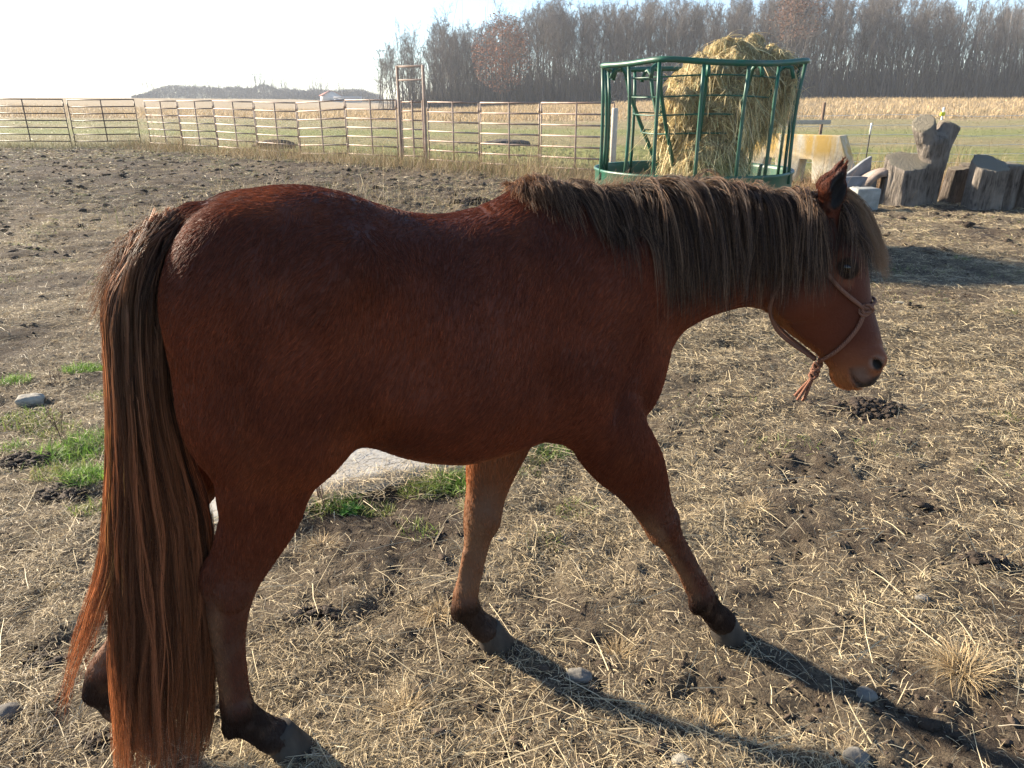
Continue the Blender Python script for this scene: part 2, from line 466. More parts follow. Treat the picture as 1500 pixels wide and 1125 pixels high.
# ------------------------------------------------------------------ the horse: colours, coat, mane, tail
def head_tu(P):
    q = P[:, [0, 2]] - HP
    return q @ HD, q @ HU
def leg_axis(P):
    """per point: (nearest leg index, centre s at that height)"""
    best = np.full(len(P), 9.0); cs = np.zeros(len(P)); ix = np.zeros(len(P), int)
    for i, lg in enumerate(LEGS):
        L = np.array(lg); zz = L[::-1, 2]
        s = np.interp(P[:, 2], zz, L[::-1, 0]); n = np.interp(P[:, 2], zz, L[::-1, 1])
        d = np.hypot(P[:, 0] - s, P[:, 1] - n)
        m = d < best
        best[m] = d[m]; cs[m] = s[m]; ix[m] = i
    return ix, cs, best
def lerp(a, b, w): return a * (1 - w[:, None]) + np.asarray(b) * w[:, None]
def coat_color(P, N):
    s, n, z = P.T
    t, u = head_tu(P)
    nz = fbm(P, 9, 3, 3); nf = fbm(P, 40, 3, 5)
    c = np.tile(np.array([.150, .046, .022]), (len(P), 1))
    c = lerp(c, [.066, .024, .015], sstep(1.16, 1.36, z + .06 * nz) * .85 * sstep(.95, .7, s))      # darker back
    c = lerp(c, [.085, .028, .016], sstep(-.25, .45, nz) * .5)
    c = lerp(c, [.205, .070, .030], sstep(.05, .5, fbm(P, 5, 3, 11)) * .55)
    c = lerp(c, [.40, .21, .095], sstep(.84, .755, z + .02 * nz) * sstep(-.25, -.02, s) * sstep(.42, .2, s) * .75)           # belly
    inner = np.clip(N[:, 1] * -np.sign(n), 0, 1)
    c = lerp(c, [.24, .095, .036], inner * sstep(.95, .6, z) * .7)
    ix, cs, dist = leg_axis(P)
    low = sstep(.74, .46, z + .09 * nz + .03 * nf)
    leg = low * (z < .8)
    c = lerp(c, [.062, .034, .025], leg * .80 * (.8 + .35 * nf))
    back = sstep(.0, -.03, s - cs)
    c = lerp(c, [.24, .160, .095], leg * back * sstep(.16, .27, z) * sstep(.60, .45, z) * (.65 + .35 * nf))
    inn = sstep(.25, .8, inner)
    c = lerp(c, [.20, .135, .085], leg * inn * sstep(.16, .27, z) * (.55 + .4 * nf))
    c = lerp(c, [.018, .014, .013], sstep(.24, .17, z + .02 * nz) * .93)
    c = lerp(c, [.10, .08, .062], sstep(.085, .05, z) * .35)
    c = lerp(c, [.155, .120, .090], sstep(.25, .6, fbm(P, 22, 3, 17)) * (z < .45) * sstep(.45, .3, z) * .45)      # dried mud
    # head
    hd = sstep(-.02, .06, t) * sstep(-.27, -.2, u) * (z > .85) * (s > .93)
    c = lerp(c, [.085, .028, .018], hd * sstep(-.12, .0, u) * .6)
    mz = hd * sstep(.32, .43, t + .03 * nz + .012 * nf)
    c = lerp(c, [.31, .130, .058], mz * .85)
    c = lerp(c, [.36, .155, .055], hd * sstep(.395, .43, t) * sstep(-.075, -.10, u))
    c = lerp(c, [.20, .165, .14], hd * sstep(.405, .43, t) * sstep(-.085, -.07, u) * sstep(-.02, -.05, u) * .8)
    c = lerp(c, [.24, .20, .17], hd * sstep(.024, .012, np.hypot(t - .418, u + .012)) * .8)
    for q_ in range(9):                                     # dark lip line and nostril
        f_ = q_ / 8
        c = lerp(c, [.018, .014, .013], hd * sstep(.0055, .0025, np.hypot(t - (.419 + .050 * f_), u - (-.074 + .008 * f_ - .006 * math.sin(f_ * 3.1)))) * .4)
    c = lerp(c, [.008, .007, .007], hd * sstep(.013, .009, np.hypot((t - .424) * .62, u + .012)) * (np.abs(n) > .02))
    c = lerp(c, [.03, .026, .026], hd * sstep(.450, .468, t + .012 * nf) * sstep(-.085, -.06, u))
    ring = np.hypot((t - .160) * .8, u + .008)
    c = lerp(c, [.24, .10, .055], hd * sstep(.046, .034, ring) * sstep(-.0, -.012, u) * .7)
    c = lerp(c, [.018, .012, .010], hd * sstep(.026, .021, ring) * (np.abs(n) > .05))
    c = lerp(c, [.40, .17, .06], hd * sstep(-.11, -.2, u + .35 * (t - .2)) * .0)
    # ears
    er = (z > 1.36) * (s > 1.02)
    c = lerp(c, [.045, .020, .013], er * .7)
    for sg in (-1, 1):
        ec = np.array(head_pt(.030, -.012, sg * .052)) + np.array([.012, sg * .034, .064])
        q_ = (((P - ec) / np.array([.021, .024, .052])) ** 2).sum(1)
        c = lerp(c, [.008, .006, .006], sstep(1.15, .9, q_))  # shade inside the ear hollow put into the colour
    return np.clip(c, .004, 1)

m = Mat('horse_skin', .6, .2)
m.color(m.attr('col'))
m.bump(m.noise(180, 4), .4, .004)
M_SKIN = m.m

def hair_mat(name, rough=.5, spec=.25, trans=.3):
    m = Mat(name, rough, spec)
    a = m.attr('col'); m.color(a)
    tr = m.N.new('ShaderNodeBsdfTranslucent'); m.L.new(m.mix(.35, a, (.9, .38, .12), 'MULTIPLY') if False else a, tr.inputs['Color'])
    mx = m.N.new('ShaderNodeMixShader'); mx.inputs[0].default_value = trans
    m.L.new(m.bs.outputs[0], mx.inputs[1]); m.L.new(tr.outputs[0], mx.inputs[2]); m.L.new(mx.outputs[0], m.out.inputs['Surface'])
    return m.m
M_COAT = hair_mat('horse_coat_hair', .55, .12, .22)
M_LONG = hair_mat('horse_long_hair', .45, .22, .30)

def hair_obj(name, P, R, col, mat, parent):
    """P (n,k,3) horse space; R (n,k) radius; col (n,k,3)"""
    n, k = P.shape[:2]
    hc = bpy.data.hair_curves.new(name)
    hc.add_curves([k] * n)
    hc.attributes['position'].data.foreach_set('vector', np.ascontiguousarray(P, np.float32).ravel()) if 'position' in hc.attributes else None
    ra = hc.attributes.get('radius') or hc.attributes.new('radius', 'FLOAT', 'POINT')
    ra.data.foreach_set('value', np.ascontiguousarray(R, np.float32).ravel())
    ca = hc.attributes.new('col', 'FLOAT_COLOR', 'POINT')
    cc = np.ones((n, k, 4), np.float32); cc[..., :3] = col
    ca.data.foreach_set('color', cc.ravel())
    hc.materials.append(mat)
    return link(bpy.data.objects.new(name, hc), parent)

horse = empty('horse', (H_O[0], H_O[1], 0), H_TH)
tag(horse, 'shaggy dark bay horse walking across the muddy paddock with long tail', 'horse')
body = mesh_np('body', HVB, HF, M_SKIN, horse, cols=coat_color(HV, HN) * np.array([.75, .58, .52]))

# --- coat
A = .5 * np.linalg.norm(np.cross(HV[HF[:, 2]] - HV[HF[:, 0]], HV[HF[:, 3]] - HV[HF[:, 1]]), axis=1)
FC = HV[HF].mean(1)
wt = A * (1 + .8 * (FC[:, 1] < .03)) * (1 + .9 * (FC[:, 0] > .95))
NC = 430000
fi = rng.choice(len(HF), NC, p=wt / wt.sum())
uv = rng.random((NC, 2))
q = HF[fi]
w4 = np.stack([(1 - uv[:, 0]) * (1 - uv[:, 1]), uv[:, 0] * (1 - uv[:, 1]), uv[:, 0] * uv[:, 1], (1 - uv[:, 0]) * uv[:, 1]], 1)
P = (HV[q] * w4[..., None]).sum(1); Nn = (HN[q] * w4[..., None]).sum(1); Nn /= np.linalg.norm(Nn, axis=1)[:, None]
t, u = head_tu(P)
s_, n_, z_ = P.T
# leave out eyes, nostril holes and the space under the hooves
ring = np.hypot((t - .160) * .8, u + .008)
earcav = np.zeros(NC, bool)
for sg in (-1, 1):
    ec = np.array(head_pt(.030, -.012, sg * .052)) + np.array([.012, sg * .034, .064])
    dd_ = (P - ec) / np.array([.021, .024, .052]); earcav |= (dd_ ** 2).sum(1) < 1
keep = ~earcav & ~((np.abs(n_) > .05) & (ring < .015) & (t > .1)) & ~((t > .40) & (np.hypot(t - .424, u + .012) < .014)) & ~((t > .455) & (u > -.08) & (s_ > 1.1)) & (z_ > .055)
P, Nn, t, u = P[keep], Nn[keep], t[keep], u[keep]; s_, n_, z_ = P.T
NC = len(P)
isneck = sstep(.45, .7, s_) * sstep(.9, 1.05, z_)
ish = sstep(-.02, .05, t) * sstep(-.27, -.2, u) * (z_ > .85) * (s_ > .93)
fl = np.tile(np.array([-.50, 0, -.86]), (NC, 1))
fl = lerp(fl, [-.1, 0, -1], sstep(.85, .65, z_))
fl = lerp(fl, [-.75, 0, -.65], isneck)
hd3 = np.array([.418, 0, -.908])
fl = lerp(fl, hd3 * .9 + np.array([-.25, 0, 0]), ish)
er = (z_ > 1.37) & (s_ > 1.02)
fl[er] = [.2, 0, 1.0]
w1 = np.stack([fbm(P, 7, 3, 21), fbm(P, 7, 3, 22), fbm(P, 7, 3, 23)], 1)
w2 = np.stack([fbm(P, 48, 2, 31), fbm(P, 48, 2, 32), fbm(P, 48, 2, 33)], 1)
fl = fl + w1 * .55 + w2 * (.16 + .38 * sstep(1.24, 1.38, z_) * sstep(.1, -.1, s_) * sstep(-.36, -.24, s_))[:, None] + rng.normal(0, .10, (NC, 3))
T = fl - Nn * (fl * Nn).sum(1)[:, None]; T /= np.linalg.norm(T, axis=1)[:, None] + 1e-9
Lh = .021 + .004 * fbm(P, 6, 2, 41)
Lh = Lh * (1 - .62 * ish) * np.where(er, .7, 1)
ubk = np.interp(t, [.12, .17, .21, .26, .31, .36, .40, .46], [-.20, -.218, -.218, -.202, -.174, -.143, -.121, -.098])
jaw = ish * sstep(.035, .008, u - ubk) * sstep(.15, .22, t)
Lh = Lh + .019 * jaw
Lh = Lh + .008 * sstep(.84, .76, z_) * (z_ > .7)
Lh = np.minimum(Lh, .014 + .016 * sstep(.52, .82, z_) + .02 * ish) + .006 * sstep(.05, .02, np.abs(z_ - .15)) * (z_ < .25)
Lh *= rng.uniform(.7, 1.15, NC)
ph = np.radians(rng.uniform(12, 28, NC)) * (1 - .35 * ish)
K = 4
pts_ = np.zeros((NC, K, 3))
pp = P - Nn * .0015
pts_[:, 0] = pp
for k in range(1, K):
    a = ph * (1.35 - .55 * k)
    pp = pp + (T * np.cos(a)[:, None] + Nn * np.sin(a)[:, None] + np.array([0, 0, -.05])) * (Lh / (K - 1))[:, None]
    pts_[:, k] = pp
cc = coat_color(P, Nn) * np.array([1.12, .85, .72]) * np.exp(rng.normal(0, .28, NC))[:, None]
cc = lerp(cc, np.array([.40, .155, .050]), jaw * .6)
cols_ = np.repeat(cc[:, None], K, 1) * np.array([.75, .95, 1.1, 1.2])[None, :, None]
R_ = np.tile(np.array([.00062, .00055, .00038, .00012]), (NC, 1)) * rng.uniform(.75, 1.2, (NC, 1))
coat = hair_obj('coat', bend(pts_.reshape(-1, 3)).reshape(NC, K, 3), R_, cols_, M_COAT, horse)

# --- long hair: guide strands, then many hairs round each guide
BV = BVHTree.FromPolygons([tuple(v) for v in HV], [tuple(f) for f in HF])
def push_out(p, d):
    co_, no, i_, dist = BV.find_nearest(Vector(p))
    if co_ is None: return p
    v = Vector(p) - co_
    if v.dot(no) < 0 or dist < d:
        return np.array(co_ + no * d)
    return p
def grow(G, per, spread, tip, frizz, cut=(.6, 1.0), K2=10):
    """G list of (m,3) guides -> strands (n,K2,3), id of the guide, offset radius"""
    out, gid, rad = [], [], []
    for gi, g in enumerate(G):
        g = np.asarray(g); m_ = len(g); x = np.linspace(0, 1, m_)
        n = per(gi) if callable(per) else per
        off = rng.normal(0, 1, (n, 3)) * np.array(spread); offt = off * tip + rng.normal(0, 1, (n, 3)) * frizz * .5
        c = rng.uniform(cut[0], cut[1], n)
        xs = np.linspace(0, 1, K2)[None] * c[:, None]
        base = np.stack([np.interp(xs.ravel(), x, g[:, j]).reshape(n, K2) for j in range(3)], -1)
        wv = (xs ** .8)[..., None]
        prof = off[:, None] * (1 - wv) + offt[:, None] * wv
        f1 = rng.normal(0, 1, (n, 1, 3)) * frizz * np.sin(xs * rng.uniform(3, 9, (n, 1)) + rng.uniform(0, 6, (n, 1)))[..., None] * wv
        out.append(base + prof + f1); gid += [gi] * n; rad.append(np.linalg.norm(off, axis=1))
    return np.concatenate(out), np.array(gid), np.concatenate(rad)

# mane
crest_z = lambda s: np.interp(s, [.30, .36, .42, .52, .68, .84, .92, 1.0, 1.07, 1.12], [1.378, 1.380, 1.380, 1.384, 1.388, 1.387, 1.383, 1.376, 1.366, 1.352])
G = []; GS = []; GC = []
NG = 1900
lock = rng.random(400)
for i in range(NG):
    s0 = .345 + (1.115 - .345) * (i + rng.random()) / NG
    li = int((s0 - .345) / .77 * 150 + rng.normal(0, .35))
    lr = np.random.default_rng(9000 + li)
    side = -1 if rng.random() < .88 else 1
    L = np.interp(s0, [.34, .40, .46, .55, .66, .8, .92, 1.04, 1.12], [.09, .15, .23, .35, .41, .38, .35, .33, .26]) * lr.uniform(.84, 1.05) * rng.uniform(.62, 1.05)
    n0 = side * -.004 + rng.normal(0, .012)
    p = np.array([s0, n0, crest_z(s0) - .004])
    d = np.array([lr.normal(.34, .10) * (1 if s0 > .44 else -1.0) + rng.normal(0, .20), side * rng.uniform(.3, .9), rng.uniform(.15, .95)]); d /= np.linalg.norm(d)
    g = [p]; M_ = 14; st_ = L / M_
    stiff = rng.uniform(.20, .36)
    off0 = rng.uniform(.003, .024)
    wav = rng.normal(0, .10); bx_ = lr.normal(.07, .05) + rng.normal(0, .05); phs = lr.uniform(0, 6)
    for k in range(M_):
        tgt = np.array([bx_ + wav * math.sin(k * .8 + phs), side * .12, -1.0])
        d = d * (1 - stiff) + tgt * stiff; d /= np.linalg.norm(d)
        p = p + d * st_
        if k > 0: p = push_out(p, off0 * min(1, k / 4))
        g.append(p)
    G.append(np.array(g)); GS.append(s0); GC.append(.25 * lr.random() + .75 * rng.random())
GS = np.array(GS); gcol = np.array(GC)
S_, gid, rad = grow(G, 12, (.0045, .0036, .0025), .85, .0044, (.5, 1.0), 12)
n_s = len(S_)
hair_r = rng.random(n_s)
dark = np.array([.050, .0290, .0200]); tan = np.array([.40, .235, .135]); org = np.array([.27, .115, .045])
wt_ = sstep(.52, .94, gcol[gid] * .45 + hair_r * .62)
base = lerp(np.tile(dark, (n_s, 1)), tan, wt_ * .8)
wo = sstep(.45, .36, GS[gid]) * .75
base = lerp(base, org, wo * hair_r)
x = np.linspace(0, 1, 12)
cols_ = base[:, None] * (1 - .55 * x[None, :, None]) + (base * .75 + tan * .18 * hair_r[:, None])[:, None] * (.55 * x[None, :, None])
R_ = np.tile(.00055 * (1 - .72 * x ** 1.5), (n_s, 1)) * rng.uniform(.6, 1.3, (n_s, 1))
mane_parts = [(S_, R_, cols_)]
# short hair standing on the crest
n_f = 6500
s0 = rng.uniform(.345, 1.10, n_f)
p0 = np.c_[s0, rng.normal(0, .013, n_f), crest_z(s0) - .006]
d0 = np.c_[rng.normal(.25, .45, n_f) - .5 * sstep(.42, .35, s0), rng.normal(-.15, .45, n_f), np.abs(rng.normal(.9, .25, n_f))]
d0 /= np.linalg.norm(d0, axis=1)[:, None]
Lf = rng.uniform(.018, .075, n_f) * np.interp(s0, [.34, .42, .6, .95, 1.1], [.9, 1.0, 1.15, .8, .4])
xx = np.linspace(0, 1, 12)
S2 = p0[:, None] + d0[:, None] * (Lf[:, None] * xx)[..., None] + np.array([.2, -.35, -.55])[None, None] * (Lf[:, None] * xx ** 2.2)[..., None] * rng.uniform(.2, 1.0, (n_f, 1, 1))
r2 = rng.random(n_f)
b2 = lerp(np.tile(np.array([.07, .042, .029]), (n_f, 1)), [.42, .275, .165], r2)
b2 = lerp(b2, [.25, .105, .042], sstep(.45, .36, s0) * .8 * r2)
mane_parts.append((S2, np.tile(.00045 * (1 - .7 * xx), (n_f, 1)), np.repeat(b2[:, None], 12, 1)))
S_ = np.concatenate([a for a, b, c in mane_parts]); R_ = np.concatenate([b for a, b, c in mane_parts]); cols_ = np.concatenate([c for a, b, c in mane_parts])
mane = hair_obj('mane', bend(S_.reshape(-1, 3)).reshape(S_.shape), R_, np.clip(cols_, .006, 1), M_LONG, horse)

# forelock: falls over the brow
G = []
for i in range(110):
    n0 = rng.uniform(-.010, .036)
    tt0 = rng.uniform(-.03, .03)
    L = rng.uniform(.17, .27)
    p = np.array(head_pt(tt0, -.005 + rng.uniform(-.01, .02), n0))
    d = np.array([.75, rng.normal(-.02, .20), rng.uniform(.2, .7)]); d /= np.linalg.norm(d)
    g = [p]; off0 = rng.uniform(.004, .022)
    end = np.array([.38, rng.normal(.0, .12), -.92])
    for k in range(12):
        d = d * .68 + end * .32; d /= np.linalg.norm(d)
        p = p + d * L / 12
        p = push_out(p, off0 * min(1, (k + 1) / 4))
        g.append(p)
    G.append(np.array(g))
S_, gid, rad = grow(G, 26, (.0045, .005, .004), .7, .005, (.5, 1.0), 9)
n_s = len(S_); hr = rng.random(n_s); x = np.linspace(0, 1, 9)
outer = sstep(-.02, .012, S_[:, 4, 0] * HU[0] + S_[:, 4, 2] * HU[1] - (HP[0] * HU[0] + HP[1] * HU[1]) - .045)
base = lerp(np.tile(np.array([.020, .013, .011]), (n_s, 1)), [.25, .150, .085], np.clip(outer * .8 + hr * .35 - .1, 0, 1))
cols_ = base[:, None] * (1 + .35 * x[None, :, None])
hair_obj('forelock', bend(S_.reshape(-1, 3)).reshape(S_.shape), np.tile(.00048 * (1 - .7 * x), (n_s, 1)), cols_, M_LONG, horse)

# tail
DK = np.array([(-.40, 0, 1.375), (-.46, 0, 1.362), (-.525, 0, 1.30), (-.56, 0, 1.20), (-.573, 0, 1.08)])
EZ = [0, .1, .3, .5, .7, .85, .98, 1.1, 1.2, 1.27, 1.33, 1.40]
EL = [-.745, -.735, -.705, -.678, -.655, -.628, -.608, -.594, -.582, -.558, -.512, -.46]
ER = [-.575, -.535, -.505, -.475, -.462, -.475, -.482, -.474, -.458, -.445, -.425, -.40]
G = []; GQ = []; GN = []
NG = 1700
for i in range(NG):
    ud = rng.random() ** .8
    root = np.array([np.interp(ud * 4, range(5), DK[:, j]) for j in range(3)])
    ang = rng.uniform(0, 2 * math.pi)
    q0 = np.clip(.5 - .5 * math.cos(rng.uniform(0, math.pi)) + rng.normal(0, .04), 0, 1)
    nn = rng.uniform(-1, 1) * .085 * math.sqrt(max(0, 1 - (2 * q0 - 1) ** 2)) - .050
    root = root + np.array([rng.normal(0, .010) , nn * .35 + .014, rng.normal(.004, .008)])
    zb = rng.choice([rng.uniform(-.04, .08), rng.uniform(.08, .45), rng.uniform(.45, .95)], p=[.64, .23, .13])
    z = np.linspace(root[2], max(zb, .012), 26)
    dz = root[2] - z
    w = sstep(0, .05 + .20 * abs(q0 - .4), dz)
    rise = .020 * np.sin(np.clip(dz / .10, 0, 1) * math.pi) * (1 if ud < .5 else .2)
    qz = q0 + (.07 * np.sin(z * rng.uniform(3, 7) + rng.uniform(0, 6)) + .02 * np.sin(z * rng.uniform(14, 26) + rng.uniform(0, 6))) * sstep(1.2, .7, z)
    se = np.interp(z, EZ, EL) * (1 - qz) + np.interp(z, EZ, ER) * qz
    s = root[0] * (1 - w) + se * w
    spread = 1 + .75 * sstep(.9, .1, z)
    n = root[1] * (1 - w) + (nn * spread) * w
    g = np.c_[s, n, z + rise]
    if q0 < .12 and rng.random() < .35 and zb < .6:      # a few strands swing out behind
        g[:, 0] -= .14 * sstep(.75, .15, z)
        g = g[z > rng.uniform(.2, .45)] if (z > .45).sum() > 8 else g
    G.append(g); GQ.append(q0); GN.append(nn)
GQ = np.array(GQ); GN = np.array(GN)
S_, gid, rad = grow(G, 8, (.0022, .0022, .002), .9, .0026, (.70, 1.0), 16)
S_[..., 2] = np.maximum(S_[..., 2], .006)
n_s = len(S_); hr = rng.random(n_s); x = np.linspace(0, 1, 16)
gc = rng.random(len(G))
gc = np.clip(.55 * gc + .62 * (.5 + 1.1 * fbm(np.c_[GQ * 9, GN * 30, np.zeros(len(G))], 1.0, 2, 66)) - .05, 0, 1)
red = np.array([.23, .080, .033]); blk = np.array([.016, .010, .009]); gold = np.array([.58, .29, .095]); brn = np.array([.17, .092, .052])
base = lerp(np.tile(red, (n_s, 1)), blk, np.clip((gc[gid] - .55) * 6.0, 0, 1) * .92 * np.clip(GQ[gid] * .8 + .35, 0, 1))
zz = S_[..., 2]
cols_ = np.repeat(base[:, None], 16, 1)
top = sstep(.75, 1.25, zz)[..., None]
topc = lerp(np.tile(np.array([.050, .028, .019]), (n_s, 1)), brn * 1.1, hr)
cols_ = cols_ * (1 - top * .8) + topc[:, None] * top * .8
gsel = ((np.abs(GQ[gid] - .26) < .20) & (gc[gid] < .40)).astype(float) * (.5 + .5 * hr)
gm = (sstep(1.0, .86, zz) * sstep(.50, .70, zz))[..., None] * gsel[:, None, None]
cols_ = cols_ * (1 - gm) + gold * gm  # golden streaks: sunlit highlight put into the hair colour
edge = (sstep(.16, .02, GQ[gid]) * (.4 + .6 * hr))[:, None, None]
cols_ = cols_ * (1 - edge * .6) + np.array([.25, .095, .036]) * edge * .6
cols_ = cols_ * np.exp(rng.normal(0, .25, (n_s, 1, 1)) + (np.random.default_rng(5).normal(0, .45, len(G)))[gid][:, None, None])
R_ = np.tile(.00055 * (1 - .65 * x ** 1.4), (n_s, 1)) * rng.uniform(.7, 1.2, (n_s, 1))
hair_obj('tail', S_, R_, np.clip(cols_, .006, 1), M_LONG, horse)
# short tan hair over the top of the dock
n_f = 2200
ud = rng.random(n_f) ** 1.1
rt = np.stack([np.interp(ud * 2.6, range(5), DK[:, j]) for j in range(3)], 1) + rng.normal(0, 1, (n_f, 3)) * np.array([.012, .022, .006])
d0 = np.c_[rng.normal(-.55, .2, n_f), rng.normal(0, .35, n_f), rng.normal(.0, .2, n_f)]
Lf = rng.uniform(.03, .10, n_f)
xx = np.linspace(0, 1, 9)
S2 = rt[:, None] + d0[:, None] * (Lf[:, None] * xx)[..., None] + np.array([-.12, 0, -.95])[None, None] * (Lf[:, None] * xx ** 2)[..., None]
r2 = rng.random(n_f)
b2 = lerp(np.tile(np.array([.035, .018, .012]), (n_f, 1)), [.22, .095, .035], r2 ** 1.5)
hair_obj('tail_head_hair', S2, np.tile(.00045 * (1 - .7 * xx), (n_f, 1)), np.repeat(b2[:, None], 9, 1), M_LONG, horse)

# --- hooves and eyes
m = Mat('hoof_horn', .75, .25)
m.color(m.ramp(m.noise(22, 5, vec=m.scale(m.coords(), (1, 1, .35))), [(.3, (.022, .018, .015)), (.7, (.070, .057, .045))]))
m.bump(m.noise(60, 4, vec=m.scale(m.coords(), (.5, .5, 3))), .5, .003)
M_HOOF = m.m
for (ts, tn, ang) in ((.972, -.12, .0), (.262, .09, .0), (-.372, -.12, .0), (-.765, .12, .0)):
    V = []; k = 28; rows = [(.092, .036, .034, .004), (.070, .041, .039, .010), (.035, .049, .045, .022), (.006, .056, .051, .033), (0, .054, .049, .033)]
    for (zz_, ra, rb, dx) in rows:
        for j in range(k):
            th = 2 * math.pi * j / k
            r = 1 - .12 * (math.cos(th) < -.3) * abs(math.cos(th))
            V.append((ts + dx + ra * r * math.cos(th) * 1.08, tn + rb * math.sin(th), zz_ - (.012 if zz_ > .06 else 0) * (1 - math.cos(th)) * .6))
    V.append((ts + .033, tn, .002)); V.append((ts + .004, tn, .085))
    F = [[i * k + j, i * k + (j + 1) % k, (i + 1) * k + (j + 1) % k, (i + 1) * k + j] for i in range(4) for j in range(k)]
    T3 = [[4 * k + j, 5 * k, 4 * k + (j + 1) % k] for j in range(k)] + [[j, (j + 1) % k, 5 * k + 1] for j in range(k)]
    b = MB(); b.add(V, F); b.F3.append(np.array(T3)); b.build('hoof', M_HOOF, horse, smooth=True)
m = Mat('eye_gloss', .03, .6); m.color((.010, .006, .005)); M_EYE = m.m
for sg in (-1, 1):
    c = np.array(head_pt(.158, -.010, sg * .0790))
    cb = bend(c[None])[0]
    bm = bmesh.new(); bmesh.ops.create_uvsphere(bm, u_segments=24, v_segments=16, radius=.0170)
    me = bpy.data.meshes.new('eye'); bm.to_mesh(me); bm.free()
    for p_ in me.polygons: p_.use_smooth = True
    me.materials.append(M_EYE)
    o = bpy.data.objects.new('eye', me); o.location = cb; link(o, horse)

# ------------------------------------------------------------------ rope halter
def on_head(s, z, side=-1, lift=.006):
    r = BV.ray_cast(Vector((s, side * .5, z)), Vector((0, -side, 0)))
    if r[0] is None: return np.array([s, 0, z])
    return np.array(r[0] + r[1] * lift)
def rope(path, r=.0052):
    P = np.array(path); par = np.r_[0, np.cumsum(np.linalg.norm(np.diff(P, axis=0), axis=1))]
    uu = np.linspace(0, par[-1], max(12, int(par[-1] / .006)))
    Q = bend(np.stack([hermite(par, P[:, j], uu) for j in range(3)], 1))
    return MB().tube(Q, r, 8)
m = Mat('halter_rope', .8, .2)
wv = m.N.new('ShaderNodeTexWave'); wv.inputs['Scale'].default_value = 160; wv.inputs['Distortion'].default_value = 1.5; m.L.new(m.coords(), wv.inputs['Vector'])
m.color(m.mix(wv.outputs['Fac'], (.15, .062, .040), (.29, .145, .095))); m.bump(wv.outputs['Fac'], .6, .002)
M_ROPE = m.m
halter = empty('rope_halter', (H_O[0], H_O[1], 0), H_TH)
tag(halter, 'thin brown rope halter knotted round the bay horse\'s head', 'halter')
HALT = {}
def line(pts, side): return [on_head(s, z, side) for s, z in pts]
# ------------------------------------------------------------------ rope halter, built on the head
PX = {}
for side in (-1, 1):
    A_ = [(1.02, 1.372), (1.040, 1.330), (1.085, 1.262), (1.120, 1.222), (1.160, 1.180), (1.205, 1.142), (1.228, 1.122)]
    B_ = [(1.228, 1.122), (1.222, 1.085), (1.205, 1.045), (1.180, 1.005), (1.160, .978)]
    T_ = [(1.085, 1.262), (1.050, 1.222), (1.020, 1.178), (1.008, 1.135), (1.012, 1.100)]
    o = rope(line(A_, side)).build('cheek_rope', M_ROPE, halter, True)
    o = rope(line(B_, side) + [np.array([1.150, 0, .955])]).build('chin_rope', M_ROPE, halter, True)
    o = rope(line(T_, side) + [np.array([1.03, side * .035, 1.050]), np.array([1.14, side * .008, .965])]).build('throat_rope', M_ROPE, halter, True)
    k0 = on_head(1.228, 1.122, side, .008)
    mb = MB()
    for j, (dx, dz) in enumerate(((.012, .006), (-.006, -.012), (.004, .014))):
        th = np.linspace(0, 2 * math.pi, 15)
        ring_ = np.c_[k0[0] + dx * .3 + .012 * np.cos(th + j), k0[1] + side * (.002 + .004 * np.sin(th * 2 + j)), k0[2] + dz * .3 + .010 * np.sin(th + j)]
        mb.tube(bend(ring_), .0038, 7)
    mb.build('cheek_knot', M_ROPE, halter, True)
nb = []
for a in np.linspace(-1, 1, 13):
    c = np.array([1.222, 0, 1.116]); side = -1 if a < 0 else 1
    if abs(a) > .45:
        p = on_head(1.228 + .022 * (1 - abs(a)), 1.122 + .012 * (1 - abs(a)), side, .006)
        nb.append(p)
fr_ = []
for a in np.linspace(-.035, .035, 5):
    r = BV.ray_cast(Vector((1.45, a, 1.225)), Vector((-.908, 0, -.418)))
    if r[0] is not None: fr_.append(np.array(r[0] + r[1] * .006))
nbp = [p for p in nb if p[1] < 0] + fr_ + [p for p in nb if p[1] > 0]
nbp = sorted(nbp, key=lambda p: p[1])
rope(nbp, .0042).build('noseband', M_ROPE, halter, True)
mb = MB()
for j in range(5):
    th = np.linspace(0, 2 * math.pi, 17)
    c = np.array([1.149 - .002 * j, 0, .952 - .009 * j])
    mb.tube(bend(np.c_[c[0] + .009 * np.cos(th), c[1] + .009 * np.sin(th), c[2] + .004 * np.sin(th * 2 + j * 2)]), .0040, 7)
mb.build('chin_knot', M_ROPE, halter, True)
mb = MB()
for j, (ex, en, ez) in enumerate(((-.030, -.008, -.058), (-.014, .006, -.064), (-.038, .002, -.050))):
    c = np.array([1.142, 0, .915])
    u_ = np.linspace(0, 1, 10)[:, None]
    mb.tube(bend(c + np.array([ex, en, ez]) * u_ + np.array([0, 0, -.01]) * u_ ** 2), .0045, 7)
mb.build('rope_end', M_ROPE, halter, True)

